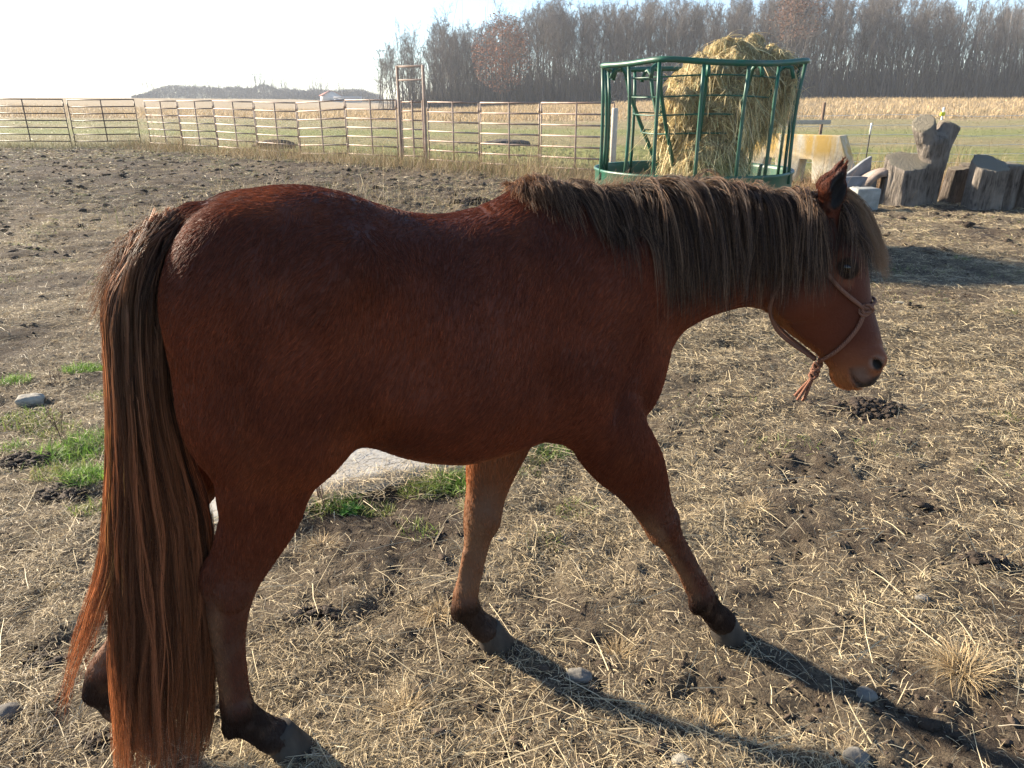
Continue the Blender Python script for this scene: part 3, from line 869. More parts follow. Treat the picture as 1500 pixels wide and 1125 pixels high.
# ------------------------------------------------------------------ light and sky
SUN_AZ = np.array([-.885, .465]); SUN_AZ /= np.linalg.norm(SUN_AZ); SUN_EL = math.radians(22)
sd = Vector((SUN_AZ[0] * math.cos(SUN_EL), SUN_AZ[1] * math.cos(SUN_EL), math.sin(SUN_EL)))
w = bpy.data.worlds.new('World'); SC.world = w; w.use_nodes = True
nt = w.node_tree; bg = nt.nodes['Background']
sky = nt.nodes.new('ShaderNodeTexSky'); sky.sky_type = 'NISHITA'; sky.sun_disc = False
sky.sun_elevation = SUN_EL; sky.sun_rotation = math.atan2(SUN_AZ[0], SUN_AZ[1])
sky.air_density = .8; sky.dust_density = .12; sky.ozone_density = 2.0; sky.altitude = 0
nt.links.new(sky.outputs[0], bg.inputs[0]); bg.inputs[1].default_value = .066
sl_ = bpy.data.lights.new('sun', 'SUN'); sl_.energy = 4.3; sl_.angle = math.radians(3.0); sl_.color = (1.0, .87, .68)
so = bpy.data.objects.new('sun', sl_); so.rotation_euler = sd.to_track_quat('Z', 'Y').to_euler(); C.objects.link(so)
SC.view_settings.view_transform = 'Standard'; SC.view_settings.look = 'None'
SC.view_settings.exposure = 2.1; SC.view_settings.gamma = 1.0
SC.cycles.use_denoising = True
SC.cycles.sample_clamp_indirect = 4.0; SC.cycles.sample_clamp_direct = 12.0; SC.cycles.max_bounces = 8; SC.cycles.volume_bounces = 0; SC.cycles.transparent_max_bounces = 8

# ------------------------------------------------------------------ ground
FA = np.array([-13.75, 28.9]); FB = np.array([-.86, 19.3]); FD = (FB - FA) / np.linalg.norm(FB - FA)     # line of the pale fence
FN = np.array([FD[1], -FD[0]])                                                                          # towards the paddock
def fence_side(x, y):
    """metres inside (+) or beyond (-) the fences"""
    a = (x - FA[0]) * FN[0] * -1 + (y - FA[1]) * FN[1] * -1
    d1 = -a if (FN @ (np.array([0, 0]) - FA)) > 0 else a
    d1 = (x - FA[0]) * FN[0] + (y - FA[1]) * FN[1]
    if (FN @ (np.array([0., 0.]) - FA)) < 0: d1 = -d1
    d2 = 28.9 - y
    d3 = 17.6 - y + 0 * x
    return np.where(x < FA[0], d2, np.where(x > 1.2, np.minimum(d3, 40), np.minimum(d1, d2)))
HOOVES = [(.99, -.12), (.28, .09), (-.355, -.12), (-.75, .12)]
def h2w(s, n): return H_O + s * np.array([math.cos(H_TH), math.sin(H_TH)]) + n * np.array([-math.sin(H_TH), math.cos(H_TH)])
HW = [h2w(*h) for h in HOOVES]
def terrain(x, y):
    far = sstep(35, 130, y)
    r = far * (sstep(-40, 60, x) * 1.7 + sstep(-60, -140, x) * 2.6 * sstep(90, 260, y) - .35 * sstep(-90, -20, x) * sstep(20, -20, x))
    return r
def gh(x, y):
    x = np.asarray(x, float); y = np.asarray(y, float)
    shp = x.shape
    x = x.ravel(); y = y.ravel()
    d = np.hypot(x, y)
    near = sstep(44, 26, d) * (1 + .9 * sstep(6, 14, d))
    h = fbm2(x, y, .5, 3, 1) * .05 * sstep(1.0, 6, d)
    m_ = d < 44
    if m_.any():
        xx, yy = x[m_], y[m_]
        a = fbm2(xx, yy, 2.3, 4, 2); b = fbm2(xx, yy, 7.5, 4, 3)
        hh = a * .030 + b * .022 - .017 * sstep(.12, .45, fbm2(xx, yy, 4.2, 2, 8))
        d2 = np.full(len(xx), 9.)
        for c in HW: d2 = np.minimum(d2, np.hypot(xx - c[0], yy - c[1]))
        w_ = sstep(.09, .30, d2)
        hh = hh * w_
        h[m_] = h[m_] * w_ + hh * near[m_]
    return (h + terrain(x, y)).reshape(shp)

def axis_pts(a0, step, growth, end):
    out = [a0]; st = step
    while out[-1] < end:
        st = max(step, growth * abs(out[-1])); out.append(out[-1] + st)
    return np.array(out)
ys = np.concatenate([-axis_pts(0.0, .06, .12, 60)[::-1][:-1], axis_pts(0.0, .06, .02, .8)[:-1], np.arange(.8, 2.4, .016), axis_pts(2.4, .016, .0078, 40)[:-1], axis_pts(40., .5, .03, 1380)])
ys = np.unique(np.round(ys, 4))
xp = np.concatenate([np.arange(0, 2.2, .017), axis_pts(2.2, .017, .02, 1260)])
xs = np.unique(np.round(np.concatenate([-xp, xp]), 4))
gx, gy = np.meshgrid(xs, ys, indexing='ij')
X_, Y_ = gx.ravel(), gy.ravel()
Z_ = gh(X_, Y_)
fine = np.hypot(X_, Y_) < 7
Z_[fine] += .010 * fbm2(X_[fine], Y_[fine], 26, 3, 4)
fs = fence_side(X_, Y_)
pad = sstep(-.3, .8, fs)                                  # paddock = 1
n1 = fbm2(X_, Y_, .35, 4, 5); n2 = fbm2(X_, Y_, 1.6, 4, 6); n3 = fbm2(X_, Y_, .09, 3, 9)
straw = np.clip(.50 + .9 * n2 + .5 * n1, 0, 1)             # dead-straw cover
straw *= 1 - .8 * sstep(9, 13, Y_) * sstep(3.5, -2, X_) * sstep(.0, .25, n1 + .25)
wet = sstep(.0, .5, n1 + .6 * n2 + .35 * sstep(10, 15, Y_) * sstep(4, -2, X_))
green = sstep(.15, .6, n1 * .6 + n2 * .8 - .1) * .35
gpast = .8 * sstep(-.30, .6, n3 * .6 + .6 * np.sin(Y_ * .33 + .02 * X_) * sstep(90, 40, Y_) - .25 * sstep(38, 60, Y_) + .35 * sstep(44, 32, Y_))
corn = sstep(56, 66, Y_ + 6 * n3 - 22 * sstep(-5, -30, X_))
cv = np.stack([wet * pad, np.where(pad > .5, green, gpast * (1 - corn)), np.where(pad > .5, straw, corn)], 1)
i = np.arange(len(xs) - 1)[:, None] * len(ys) + np.arange(len(ys) - 1)[None, :]
i = i.ravel()
GF = np.stack([i, i + len(ys), i + len(ys) + 1, i + 1], 1)
GV = np.c_[X_, Y_, Z_]
m = Mat('paddock_earth', .95, .15)
sep = m.N.new('ShaderNodeSeparateColor'); m.L.new(m.attr('col'), sep.inputs[0])
pa = m.N.new('ShaderNodeAttribute'); pa.attribute_name = 'pad'
pos = m.coords()
c_soil = m.ramp(m.noise(9, 8, .7, pos), [(.25, (.040, .029, .021)), (.5, (.105, .078, .056)), (.75, (.205, .160, .115))])
c_soil = m.mix(m.noise(2.2, 4, .6, pos), c_soil, (.058, .044, .034))
c_straw = m.ramp(m.noise(60, 6, .7, pos, 1.2), [(.3, (.090, .070, .049)), (.5, (.250, .200, .135)), (.7, (.430, .355, .240))])
sm = m.N.new('ShaderNodeMath'); sm.operation = 'MULTIPLY_ADD'; m.L.new(m.noise(14, 6, .7, pos, .6), sm.inputs[0]); sm.inputs[1].default_value = 2.2
sub = m.N.new('ShaderNodeMath'); sub.operation = 'SUBTRACT'; m.L.new(sep.outputs[2], sub.inputs[0]); sub.inputs[1].default_value = 1.10; m.L.new(sub.outputs[0], sm.inputs[2])
sm.use_clamp = True
c_pad = m.mix(sm.outputs[0], c_soil, c_straw)
gm_ = m.N.new('ShaderNodeMath'); gm_.operation = 'MULTIPLY'; gm_.use_clamp = True; m.L.new(sep.outputs[1], gm_.inputs[0]); m.L.new(m.noise(5, 5, .7, pos), gm_.inputs[1])
c_pad = m.mix(gm_.outputs[0], c_pad, (.085, .110, .035))
c_pad = m.mix(sep.outputs[0], c_pad, m.mix(.65, c_pad, (.034, .027, .022)))
far = m.scale(pos, (.35, 1.6, 1))
c_gr = m.ramp(m.noise(1.3, 8, .75, far), [(.32, (.090, .115, .034)), (.5, (.185, .205, .070)), (.68, (.31, .285, .135))])
c_dry = m.ramp(m.noise(1.6, 8, .75, far), [(.32, (.13, .115, .060)), (.5, (.23, .20, .105)), (.68, (.33, .28, .165))])
c_past = m.mix(sep.outputs[1], c_dry, c_gr)
c_corn = m.ramp(m.noise(1.2, 8, .8, m.scale(pos, (1, .5, 1))), [(.3, (.20, .145, .085)), (.7, (.40, .31, .19))])
c_past = m.mix(sep.outputs[2], c_past, c_corn)
m.color(m.mix(pa.outputs['Fac'], c_past, c_pad))
hb_ = m.N.new('ShaderNodeMath'); hb_.operation = 'ADD'; m.L.new(m.noise(35, 8, .7, pos), hb_.inputs[0]); m.L.new(m.noise(110, 4, .7, pos), hb_.inputs[1])
m.bump(hb_.outputs[0], 1.0, .035)
gcol4 = cv
ground = mesh_np('ground', GV, GF, m.m, cols=gcol4)
pa_ = ground.data.attributes.new('pad', 'FLOAT', 'POINT'); pa_.data.foreach_set('value', pad.astype(np.float32))
tag(ground, 'trampled brown paddock earth running out to green and tan fields', kind='structure')

# ------------------------------------------------------------------ straw, grass and weeds as ribbons
def ribbons(P, D, L, W, col, droop=0.0, curl=None, up=None, seg=2, taper=.35, lift=0.0):
    """flat blades: P (n,3) start, D (n,3) unit direction, L, W (n,), col (n,3)"""
    n = len(P)
    side = np.cross(D, np.tile([0, 0, 1.0], (n, 1))) + 1e-6
    side /= np.linalg.norm(side, axis=1)[:, None]
    tw = rng.uniform(-.9, .9, n) if up is None else up
    nrm = np.cross(side, D)
    side = side * np.cos(tw)[:, None] + nrm * np.sin(tw)[:, None]
    V = np.zeros((n, (seg + 1) * 2, 3)); c = np.zeros((n, (seg + 1) * 2, 3))
    dr = np.broadcast_to(np.asarray(droop, float), (n,))
    cu = rng.normal(0, .12, n) if curl is None else curl
    for k in range(seg + 1):
        x = k / seg
        q = P + D * (L * x)[:, None] + np.array([0, 0, -1.0]) * (dr * L * x * x)[:, None] + side * (cu * L * x * x)[:, None]
        q[:, 2] += lift * 4 * x * (1 - x)
        w_ = (W * (1 - (1 - taper) * x) * .5)[:, None]
        V[:, 2 * k] = q - side * w_; V[:, 2 * k + 1] = q + side * w_
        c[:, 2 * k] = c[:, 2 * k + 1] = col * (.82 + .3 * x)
    b = np.arange(n)[:, None] * (seg + 1) * 2
    F = np.concatenate([np.stack([b + 2 * k, b + 2 * k + 1, b + 2 * k + 3, b + 2 * k + 2], -1).reshape(-1, 4) for k in range(seg)])
    return V.reshape(-1, 3), F, c.reshape(-1, 3)
def rib_obj(name, parts, mat, parent=None):
    Vs, Fs, Cs, o = [], [], [], 0
    for V, F, c in parts:
        Vs.append(V); Fs.append(F + o); Cs.append(c); o += len(V)
    return mesh_np(name, np.concatenate(Vs), np.concatenate(Fs), mat, parent, smooth=False, cols=np.concatenate(Cs))
def leafmat(name, rough=.7, trans=.25):
    m = Mat(name, rough, .2)
    m.color(m.attr('col'))
    tr = m.N.new('ShaderNodeBsdfTranslucent'); m.L.new(m.attr('col'), tr.inputs['Color'])
    mx = m.N.new('ShaderNodeMixShader'); mx.inputs[0].default_value = trans
    m.L.new(m.bs.outputs[0], mx.inputs[1]); m.L.new(tr.outputs[0], mx.inputs[2]); m.L.new(mx.outputs[0], m.out.inputs['Surface'])
    return m.m
M_STRAW = leafmat('dry_straw', .6, .2); M_GRASS = leafmat('green_blades', .5, .35)
def rdirs(n, zlo, zhi):
    a = rng.uniform(0, 2 * np.pi, n); z = rng.uniform(zlo, zhi, n); r = np.sqrt(1 - z * z)
    return np.c_[r * np.cos(a), r * np.sin(a), z]
def straw_cols(n):
    pal = np.array([(.50, .395, .235), (.62, .505, .315), (.39, .30, .185), (.25, .195, .13), (.74, .625, .42), (.43, .37, .27)])
    c = pal[rng.choice(6, n, p=[.28, .24, .2, .12, .06, .10])]
    return c * np.exp(rng.normal(0, .18, n))[:, None]
def scatter(n, dmin, dmax, pw=1.0, spread=1.0, pad_=1.4):
    d = (dmin ** (1 - pw) + rng.random(n) * (dmax ** (1 - pw) - dmin ** (1 - pw))) ** (1 / (1 - pw)) if pw != 1 else dmin * (dmax / dmin) ** rng.random(n)
    x = rng.uniform(-1, 1, n) * (d * .82 * spread + pad_)
    return x, d
# patchy straw
def cover(x, y):
    return np.clip(.52 - .34 * np.exp(-(((x - .95) / .5) ** 2 + ((y - 1.62) / .42) ** 2)) + 1.1 * fbm2(x, y, 1.6, 4, 6) + .55 * fbm2(x, y, .35, 4, 5) + .45 * fbm2(x, y, 5, 3, 12), 0, 1)
SLAB_PX = [(250, 800), (300, 790), (360, 779), (420, 760), (470, 738), (520, 722), (560, 714), (620, 704), (690, 694), (760, 672), (800, 646), (770, 600), (600, 585), (400, 590), (240, 620), (190, 700)]
SLAB_W = np.array([ground_at(a, b) for a, b in SLAB_PX])
def in_slab(x, y, shrink=.06):
    c = SLAB_W.mean(0); x = c[0] + (x - c[0]) * (1 + shrink); y = c[1] + (y - c[1]) * (1 + shrink)
    ins = np.zeros(len(x), bool); j = len(SLAB_W) - 1
    for i in range(len(SLAB_W)):
        xi, yi = SLAB_W[i]; xj, yj = SLAB_W[j]
        ins ^= ((yi > y) != (yj > y)) & (x < (xj - xi) * (y - yi) / (yj - yi + 1e-12) + xi); j = i
    return ins
parts = []
x, y = scatter(1050000, .70, 17.0, .55, 1.2, 2.0)
k_ = (rng.random(len(x)) < (cover(x, y) ** 1.2 * 1.15 + .10)) & (fence_side(x, y) > -.5) & ~in_slab(x, y)
darkband = sstep(9, 12, y) * sstep(3.0, -1, x)
k_ &= rng.random(len(x)) > .75 * darkband
x, y = x[k_], y[k_]; n = len(x)
sc_ = 1 + .10 * np.clip(y - 3, 0, 12)
Dd = rdirs(n, -.12, .28)
Lh_ = rng.gamma(2.6, .0108, n) * sc_; Lh_ = np.clip(Lh_, .012, .22)
Wd = rng.uniform(.0009, .0026, n) * (1 + .11 * np.clip(y - 2, 0, 14))
z = gh(x, y) + rng.uniform(.001, .016, n)
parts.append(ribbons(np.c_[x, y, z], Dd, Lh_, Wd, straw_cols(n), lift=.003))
# matted tussocks of dead grass
x, y = scatter(8200, .9, 16.0, .6, 1.2, 2.0)
k_ = (rng.random(len(x)) < cover(x, y) ** 1.2) & ~in_slab(x, y, .0)
x, y = x[k_], y[k_]
nt_ = len(x); per = 34
cx = np.repeat(x, per); cy = np.repeat(y, per); n = len(cx)
size = np.repeat(rng.uniform(.5, 1.25, nt_), per)
a = rng.uniform(0, 2 * np.pi, n); rr = np.abs(rng.normal(0, .028, n)) * size
lean = np.repeat(rng.uniform(0, 2 * np.pi, nt_), per)
zz = np.clip(rng.normal(.45, .28, n), .03, .95); r_ = np.sqrt(1 - zz ** 2)
aa = np.where(rng.random(n) < .5, lean + rng.normal(0, .7, n), a)
Dd = np.c_[r_ * np.cos(aa), r_ * np.sin(aa), zz]
px_ = cx + rr * np.cos(a); py_ = cy + rr * np.sin(a)
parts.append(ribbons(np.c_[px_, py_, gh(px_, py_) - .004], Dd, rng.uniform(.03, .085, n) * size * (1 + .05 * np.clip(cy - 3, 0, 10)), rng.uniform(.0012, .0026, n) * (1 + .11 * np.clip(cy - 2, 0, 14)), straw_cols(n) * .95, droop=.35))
# coarser litter of the far half of the paddock
n = 380000; x = rng.uniform(-27, 26, n); y = rng.uniform(9, 28.5, n)
k_ = (fence_side(x, y) > -.1) & (np.abs(x) < y * 1.1 + 3) & (rng.random(n) < np.clip(cover(x, y) * 1.25 - .62 + .55 * rng.random(n) * 0 + .45 - .30 * sstep(9, 12, y) * sstep(3, -1, x) * sstep(24, 17, y), .06, 1))
x, y = x[k_], y[k_]; n = len(x)
c = straw_cols(n) * 1.0; gr_ = rng.random(n) < .16 + .25 * sstep(.1, .5, fbm2(x, y, .25, 3, 77)) ; c[gr_] = np.array([.20, .22, .08]) * np.exp(rng.normal(0, .25, (gr_.sum(), 1)))
parts.append(ribbons(np.c_[x, y, gh(x, y) + .003], rdirs(n, -.05, .5), rng.gamma(3, .022, n) * (1 + .05 * np.clip(y - 10, 0, 18)), rng.uniform(.004, .010, n) * (1 + .05 * np.clip(y - 10, 0, 18)), c, droop=.2))
# straw trodden up against the hooves
for c_h in HW:
    n = 130; a = rng.uniform(0, 6.28, n); rr = rng.uniform(.045, .12, n)
    x = c_h[0] + rr * np.cos(a); y = c_h[1] + rr * np.sin(a)
    parts.append(ribbons(np.c_[x, y, gh(x, y) + rng.uniform(.0, .012, n)], rdirs(n, -.1, .55), np.clip(rng.gamma(2.6, .014, n), .01, .09), rng.uniform(.001, .0026, n), straw_cols(n), droop=.2))
# long pale stalks lying about
x, y = scatter(2600, .9, 12.0, .7)
n = len(x)
parts.append(ribbons(np.c_[x, y, gh(x, y) + .012], rdirs(n, -.05, .10), rng.uniform(.09, .24, n), rng.uniform(.0022, .0042, n), np.tile([.60, .50, .32], (n, 1)) * np.exp(rng.normal(0, .15, n))[:, None], lift=.006))
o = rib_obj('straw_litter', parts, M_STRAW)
tag(o, 'dead straw and matted dry grass strewn over the paddock', kind='stuff')

# small clods of earth
ICO = bmesh.new(); bmesh.ops.create_icosphere(ICO, subdivisions=2, radius=1.0)
ICO_V = np.array([v.co[:] for v in ICO.verts]); ICO_F = np.array([[v.index for v in f.verts] for f in ICO.faces]); ICO.free()
IC1 = bmesh.new(); bmesh.ops.create_icosphere(IC1, subdivisions=1, radius=1.0)
IC1_V = np.array([v.co[:] for v in IC1.verts]); IC1_F = np.array([[v.index for v in f.verts] for f in IC1.faces]); IC1.free()
x, y = scatter(42000, .8, 14.0, .6, 1.2, 2.0)
k_ = rng.random(len(x)) < (1.1 - cover(x, y)) * (.4 + fbm2(x, y, 1.1, 3, 44) * 1.2 + .3)
x, y = x[k_], y[k_]; n = len(x)
r = np.clip(rng.lognormal(-5.45, .60, n), .002, .024)
Vv = IC1_V[None] * (1 + .35 * rng.normal(0, 1, (n, len(IC1_V), 1))) * r[:, None, None] * np.array([1.15, 1, .6]) * rng.uniform(.7, 1.3, (n, 1, 3))
Vv = Vv + np.c_[x, y, gh(x, y) + r * .2][:, None]
xf = rng.uniform(-24, 16, 9000); yf = rng.uniform(8, 28, 9000); kf = (fence_side(xf, yf) > .2) & (np.abs(xf) < yf * .85 + 1.5); xf, yf = xf[kf], yf[kf]; nf_ = len(xf)
rf = np.clip(rng.lognormal(-3.75, .5, nf_), .01, .09)
Vf = IC1_V[None] * (1 + .35 * rng.normal(0, 1, (nf_, len(IC1_V), 1))) * rf[:, None, None] * np.array([1.3, 1, .55]) + np.c_[xf, yf, gh(xf, yf) + rf * .1][:, None]
Vv = np.concatenate([Vv, Vf]); n = len(Vv)
Fv = (IC1_F[None] + np.arange(n)[:, None, None] * len(IC1_V)).reshape(-1, 3)
cc = np.repeat(np.array([.062, .047, .036])[None] * np.exp(rng.normal(0, .35, n))[:, None], len(IC1_V), 0)
m = Mat('clod_earth', .95, .1); m.color(m.attr('col')); m.bump(m.noise(90, 5), .8, .01)
o = mesh_np('loose_clods', Vv.reshape(-1, 3), Fv, m.m, smooth=True, cols=cc)
tag(o, 'loose clods of dark earth scattered over the paddock', kind='stuff')

# green grass coming through
parts = []
def tuft(px, py, rad, n, h, cols=((.10, .20, .028), (.17, .30, .05), (.24, .34, .08)), lean=.35):
    cx, cy = ground_at(px, py); n = int(n * 2.3); rad *= 1.35; h *= 1.35
    a = rng.uniform(0, 2 * np.pi, n); rr = rad * np.sqrt(rng.random(n))
    x = cx + rr * np.cos(a) * 1.3; y = cy + rr * np.sin(a)
    zz = np.clip(rng.normal(.8, .16, n), .25, .99); r_ = np.sqrt(1 - zz ** 2); aa = rng.uniform(0, 2 * np.pi, n)
    D_ = np.c_[r_ * np.cos(aa), r_ * np.sin(aa), zz]
    c = np.array(cols)[rng.integers(0, len(cols), n)] * np.exp(rng.normal(0, .2, n))[:, None]
    parts.append(ribbons(np.c_[x, y, gh(x, y) - .003], D_, rng.uniform(.5, 1.2, n) * h, rng.uniform(.0022, .0045, n), c, droop=lean, seg=3, taper=.12))
YG = ((.20, .24, .06), (.30, .30, .10), (.14, .22, .04))
for a in [(120, 537, .075, 240, .055), (22, 556, .06, 150, .06), (40, 610, .10, 170, .06, YG), (75, 625, .09, 120, .05, YG), (105, 660, .085, 230, .085), (128, 640, .06, 120, .07), (130, 700, .06, 240, .08),
          (128, 745, .05, 60, .06, YG), (90, 690, .08, 130, .07, YG), (20, 650, .05, 60, .05), (495, 738, .06, 150, .06), (465, 745, .05, 90, .06, YG), (640, 705, .07, 190, .075, YG), (668, 712, .06, 190, .08), (620, 722, .06, 100, .06, YG),
          (795, 655, .10, 170, .07), (780, 668, .06, 60, .06, YG), (770, 690, .05, 30, .05, YG), (310, 775, .04, 60, .05), (840, 745, .05, 40, .04, YG), (800, 790, .05, 20, .04, YG), (150, 575, .06, 60, .05, YG), (550, 745, .05, 60, .05, YG), (700, 745, .05, 40, .05, YG), (610, 780, .05, 35, .05, YG)]:
    tuft(*a)
for k in range(150):
    px_ = rng.uniform(-80, 1580); py_ = rng.uniform(225, 420) if k < 130 else rng.uniform(420, 700)
    tuft(px_, py_, rng.uniform(.05, .25), 26, rng.uniform(.03, .06), YG)
o = rib_obj('green_grass', parts, M_GRASS)
tag(o, 'sparse green grass growing through the paddock mud', kind='stuff')

# pasture beyond the fence, and dead weeds along it
parts = []
n = 60000
x = rng.uniform(-75, 75, n); y = 17.5 + 62 * rng.random(n) ** 1.4
k_ = (fence_side(x, y) < -.2) & (np.abs(x) < y * .85 + 3)
x, y = x[k_], y[k_]; n = len(x)
g_ = sstep(-.35, .35, fbm2(x, y, .09, 3, 9) * .6 + .6 * np.sin(y * .33 + .02 * x) - .25 * sstep(38, 60, y) + .35 * sstep(44, 32, y)) * (.4 + .6 * rng.random(n))
c = lerp(np.tile(np.array([.34, .285, .165]), (n, 1)), [.19, .235, .075], g_ * .9) * np.exp(rng.normal(0, .22, n))[:, None]
zz = rng.uniform(.3, .95, n); r_ = np.sqrt(1 - zz ** 2); aa = rng.uniform(0, 6.28, n)
parts.append(ribbons(np.c_[x, y, gh(x, y) - .01], np.c_[r_ * np.cos(aa), r_ * np.sin(aa), zz], rng.uniform(.06, .22, n), rng.uniform(.008, .028, n) * (y / 30), c, droop=.3))
o = rib_obj('pasture_grass', parts, M_GRASS); tag(o, 'rough green and straw coloured grass of the pasture beyond the fence', kind='stuff')
parts = []
def weeds(x, y, h, tan_=(.36, .275, .16), w0=.006):
    n = len(x)
    zz = np.clip(rng.normal(.9, .12, n), .4, .999); r_ = np.sqrt(1 - zz ** 2); aa = rng.uniform(0, 6.28, n)
    c = np.tile(np.array(tan_), (n, 1)) * np.exp(rng.normal(0, .3, n))[:, None]
    c = np.where((rng.random(n) < .22)[:, None], c * np.array([.55, .48, .45]), c)
    c = np.where((rng.random(n) < .10)[:, None], np.array([.16, .19, .06]), c)
    parts.append(ribbons(np.c_[x, y, gh(x, y) - .01], np.c_[r_ * np.cos(aa), r_ * np.sin(aa), zz], h, w0 * rng.uniform(.6, 1.5, n), c, droop=.18, seg=3))
n = 26000; tt = rng.uniform(-.5, 20, n); off = np.abs(rng.normal(0, .75, n)) * np.where(rng.random(n) < .75, 1, -1)
P2 = FA + FD * tt[:, None]
sgn = 1 if (FN @ (np.array([0., 0.]) - FA)) > 0 else -1
clump = sstep(-.5, .4, fbm2(P2[:, 0], P2[:, 1], .8, 3, 61))
weeds(P2[:, 0] + sgn * FN[0] * off, P2[:, 1] + sgn * FN[1] * off, rng.gamma(2.4, .15, n) * (.30 + .9 * clump) * np.exp(-np.abs(off) * .5))
n = 7000; x = rng.uniform(-26, -13.2, n); y = 28.7 + rng.normal(-.2, .6, n)
weeds(x, y, rng.gamma(2.4, .14, n) * (.4 + .8 * sstep(-.4, .5, fbm2(x, y, .9, 3, 62))), (.31, .265, .16))
n = 20000; x = rng.uniform(.2, 17, n); y = 17.2 + rng.normal(0, .8, n)
weeds(x, y, rng.gamma(2.6, .17, n) * (.25 + .95 * sstep(-.3, .5, fbm2(x, y, .7, 3, 63))))
n = 11000; x = rng.uniform(4.3, 12, n); y = 14.3 + rng.normal(0, .55, n)
weeds(x, y, rng.gamma(2.6, .16, n) * (.15 + 1.1 * sstep(-.2, .5, fbm2(x, y, .8, 3, 64))), (.34, .225, .125))
n = 5500; x = rng.uniform(-6, 3.4, n); y = 13.5 + rng.normal(0, 2.0, n)
weeds(x, y, rng.gamma(2.2, .12, n) * (.2 + .9 * sstep(-.1, .5, fbm2(x, y, .7, 3, 65))), (.40, .32, .19), .005)
o = rib_obj('dead_weeds', parts, M_STRAW); tag(o, 'tall dead weeds and bleached grass along the fences', kind='stuff')
# dry corn stubble before the wood
parts = []
n = 110000
x = rng.uniform(-150, 150, n); y = 62 + 110 * rng.random(n) ** 1.3
k_ = (np.abs(x) < y * .85 + 5) & (y > 62 + 22 * sstep(-5, -30, x)); x, y = x[k_], y[k_]; n = len(x)
y = np.round(y / .76) * .76 + rng.normal(0, .08, n)
zz = np.clip(rng.normal(.85, .18, n), .2, .999); r_ = np.sqrt(1 - zz ** 2); aa = rng.uniform(0, 6.28, n)
c = np.tile(np.array([.46, .34, .19]), (n, 1)) * np.exp(rng.normal(0, .3, n))[:, None]
parts.append(ribbons(np.c_[x, y, gh(x, y) - .02], np.c_[r_ * np.cos(aa), r_ * np.sin(aa), zz], rng.uniform(.3, .95, n), rng.uniform(.03, .07, n), c, droop=.25))
o = rib_obj('corn_stubble', parts, M_STRAW); tag(o, 'dry tan corn stubble field in front of the wood', kind='stuff')
# ------------------------------------------------------------------ generic solid from blended shapes (reuses the field functions)
def field_begin(lo, hi, vox):
    global VOX, LO, HI, DIM, D, AX
    VOX = vox; LO = np.array(lo, float); HI = np.array(hi, float); DIM = np.ceil((HI - LO) / VOX).astype(int)
    D = np.full(DIM, .5, np.float32); AX = [(LO[i] + VOX * np.arange(DIM[i])).astype(np.float32) for i in range(3)]
def field_mesh(it=3):
    g = openvdb.FloatGrid(background=.5); g.copyFromArray(D)
    p, q = g.convertToQuads(isovalue=0.0)
    V = p.astype(float) * VOX + LO; F = q.astype(int)[:, ::-1]
    V = smooth(V, F, it); N = vnormals(V, F)
    return V, F, N
def sample_surface(V, F, N, n, wfun=None):
    A = .5 * np.linalg.norm(np.cross(V[F[:, 2]] - V[F[:, 0]], V[F[:, 3]] - V[F[:, 1]]), axis=1)
    if wfun is not None: A = A * wfun(V[F].mean(1), N[F].mean(1))
    fi = rng.choice(len(F), n, p=A / A.sum()); uv = rng.random((n, 2)); q = F[fi]
    w4 = np.stack([(1 - uv[:, 0]) * (1 - uv[:, 1]), uv[:, 0] * (1 - uv[:, 1]), uv[:, 0] * uv[:, 1], (1 - uv[:, 0]) * uv[:, 1]], 1)
    P = (V[q] * w4[..., None]).sum(1); M = (N[q] * w4[..., None]).sum(1)
    return P, M / (np.linalg.norm(M, axis=1)[:, None] + 1e-9)

# ------------------------------------------------------------------ steel panel fence
def paint(name, c, rough=.5, rust=(.16, .075, .04), amt=.45, sc=3.0):
    m = Mat(name, rough, .4)
    f = m.ramp(m.noise(sc, 8, .7), [(amt, (0, 0, 0)), (amt + .25, (1, 1, 1))])
    m.color(m.mix(f, rust, m.mix(m.noise(sc * 4, 4), c, tuple(x * .8 for x in c))))
    m.bump(m.noise(40, 4), .15, .003)
    return m.m
M_PANEL = paint('weathered_pink_paint', (.46, .345, .28), .6, (.22, .14, .10), .40)
M_GATE = paint('brown_gate_paint', (.085, .058, .048), .5, (.10, .05, .03), .3)
def on_line(px, A, Dv, z=.8):
    """point on the ground line A + t*D seen in picture column px"""
    u = (px - 750) / FPX
    # X = u*(Y*cp + (H-z)*sp)
    t = (u * (A[1] * _cp + (CAM_H - z) * _sp) - A[0]) / (Dv[0] - u * Dv[1] * _cp)
    return A + Dv * t
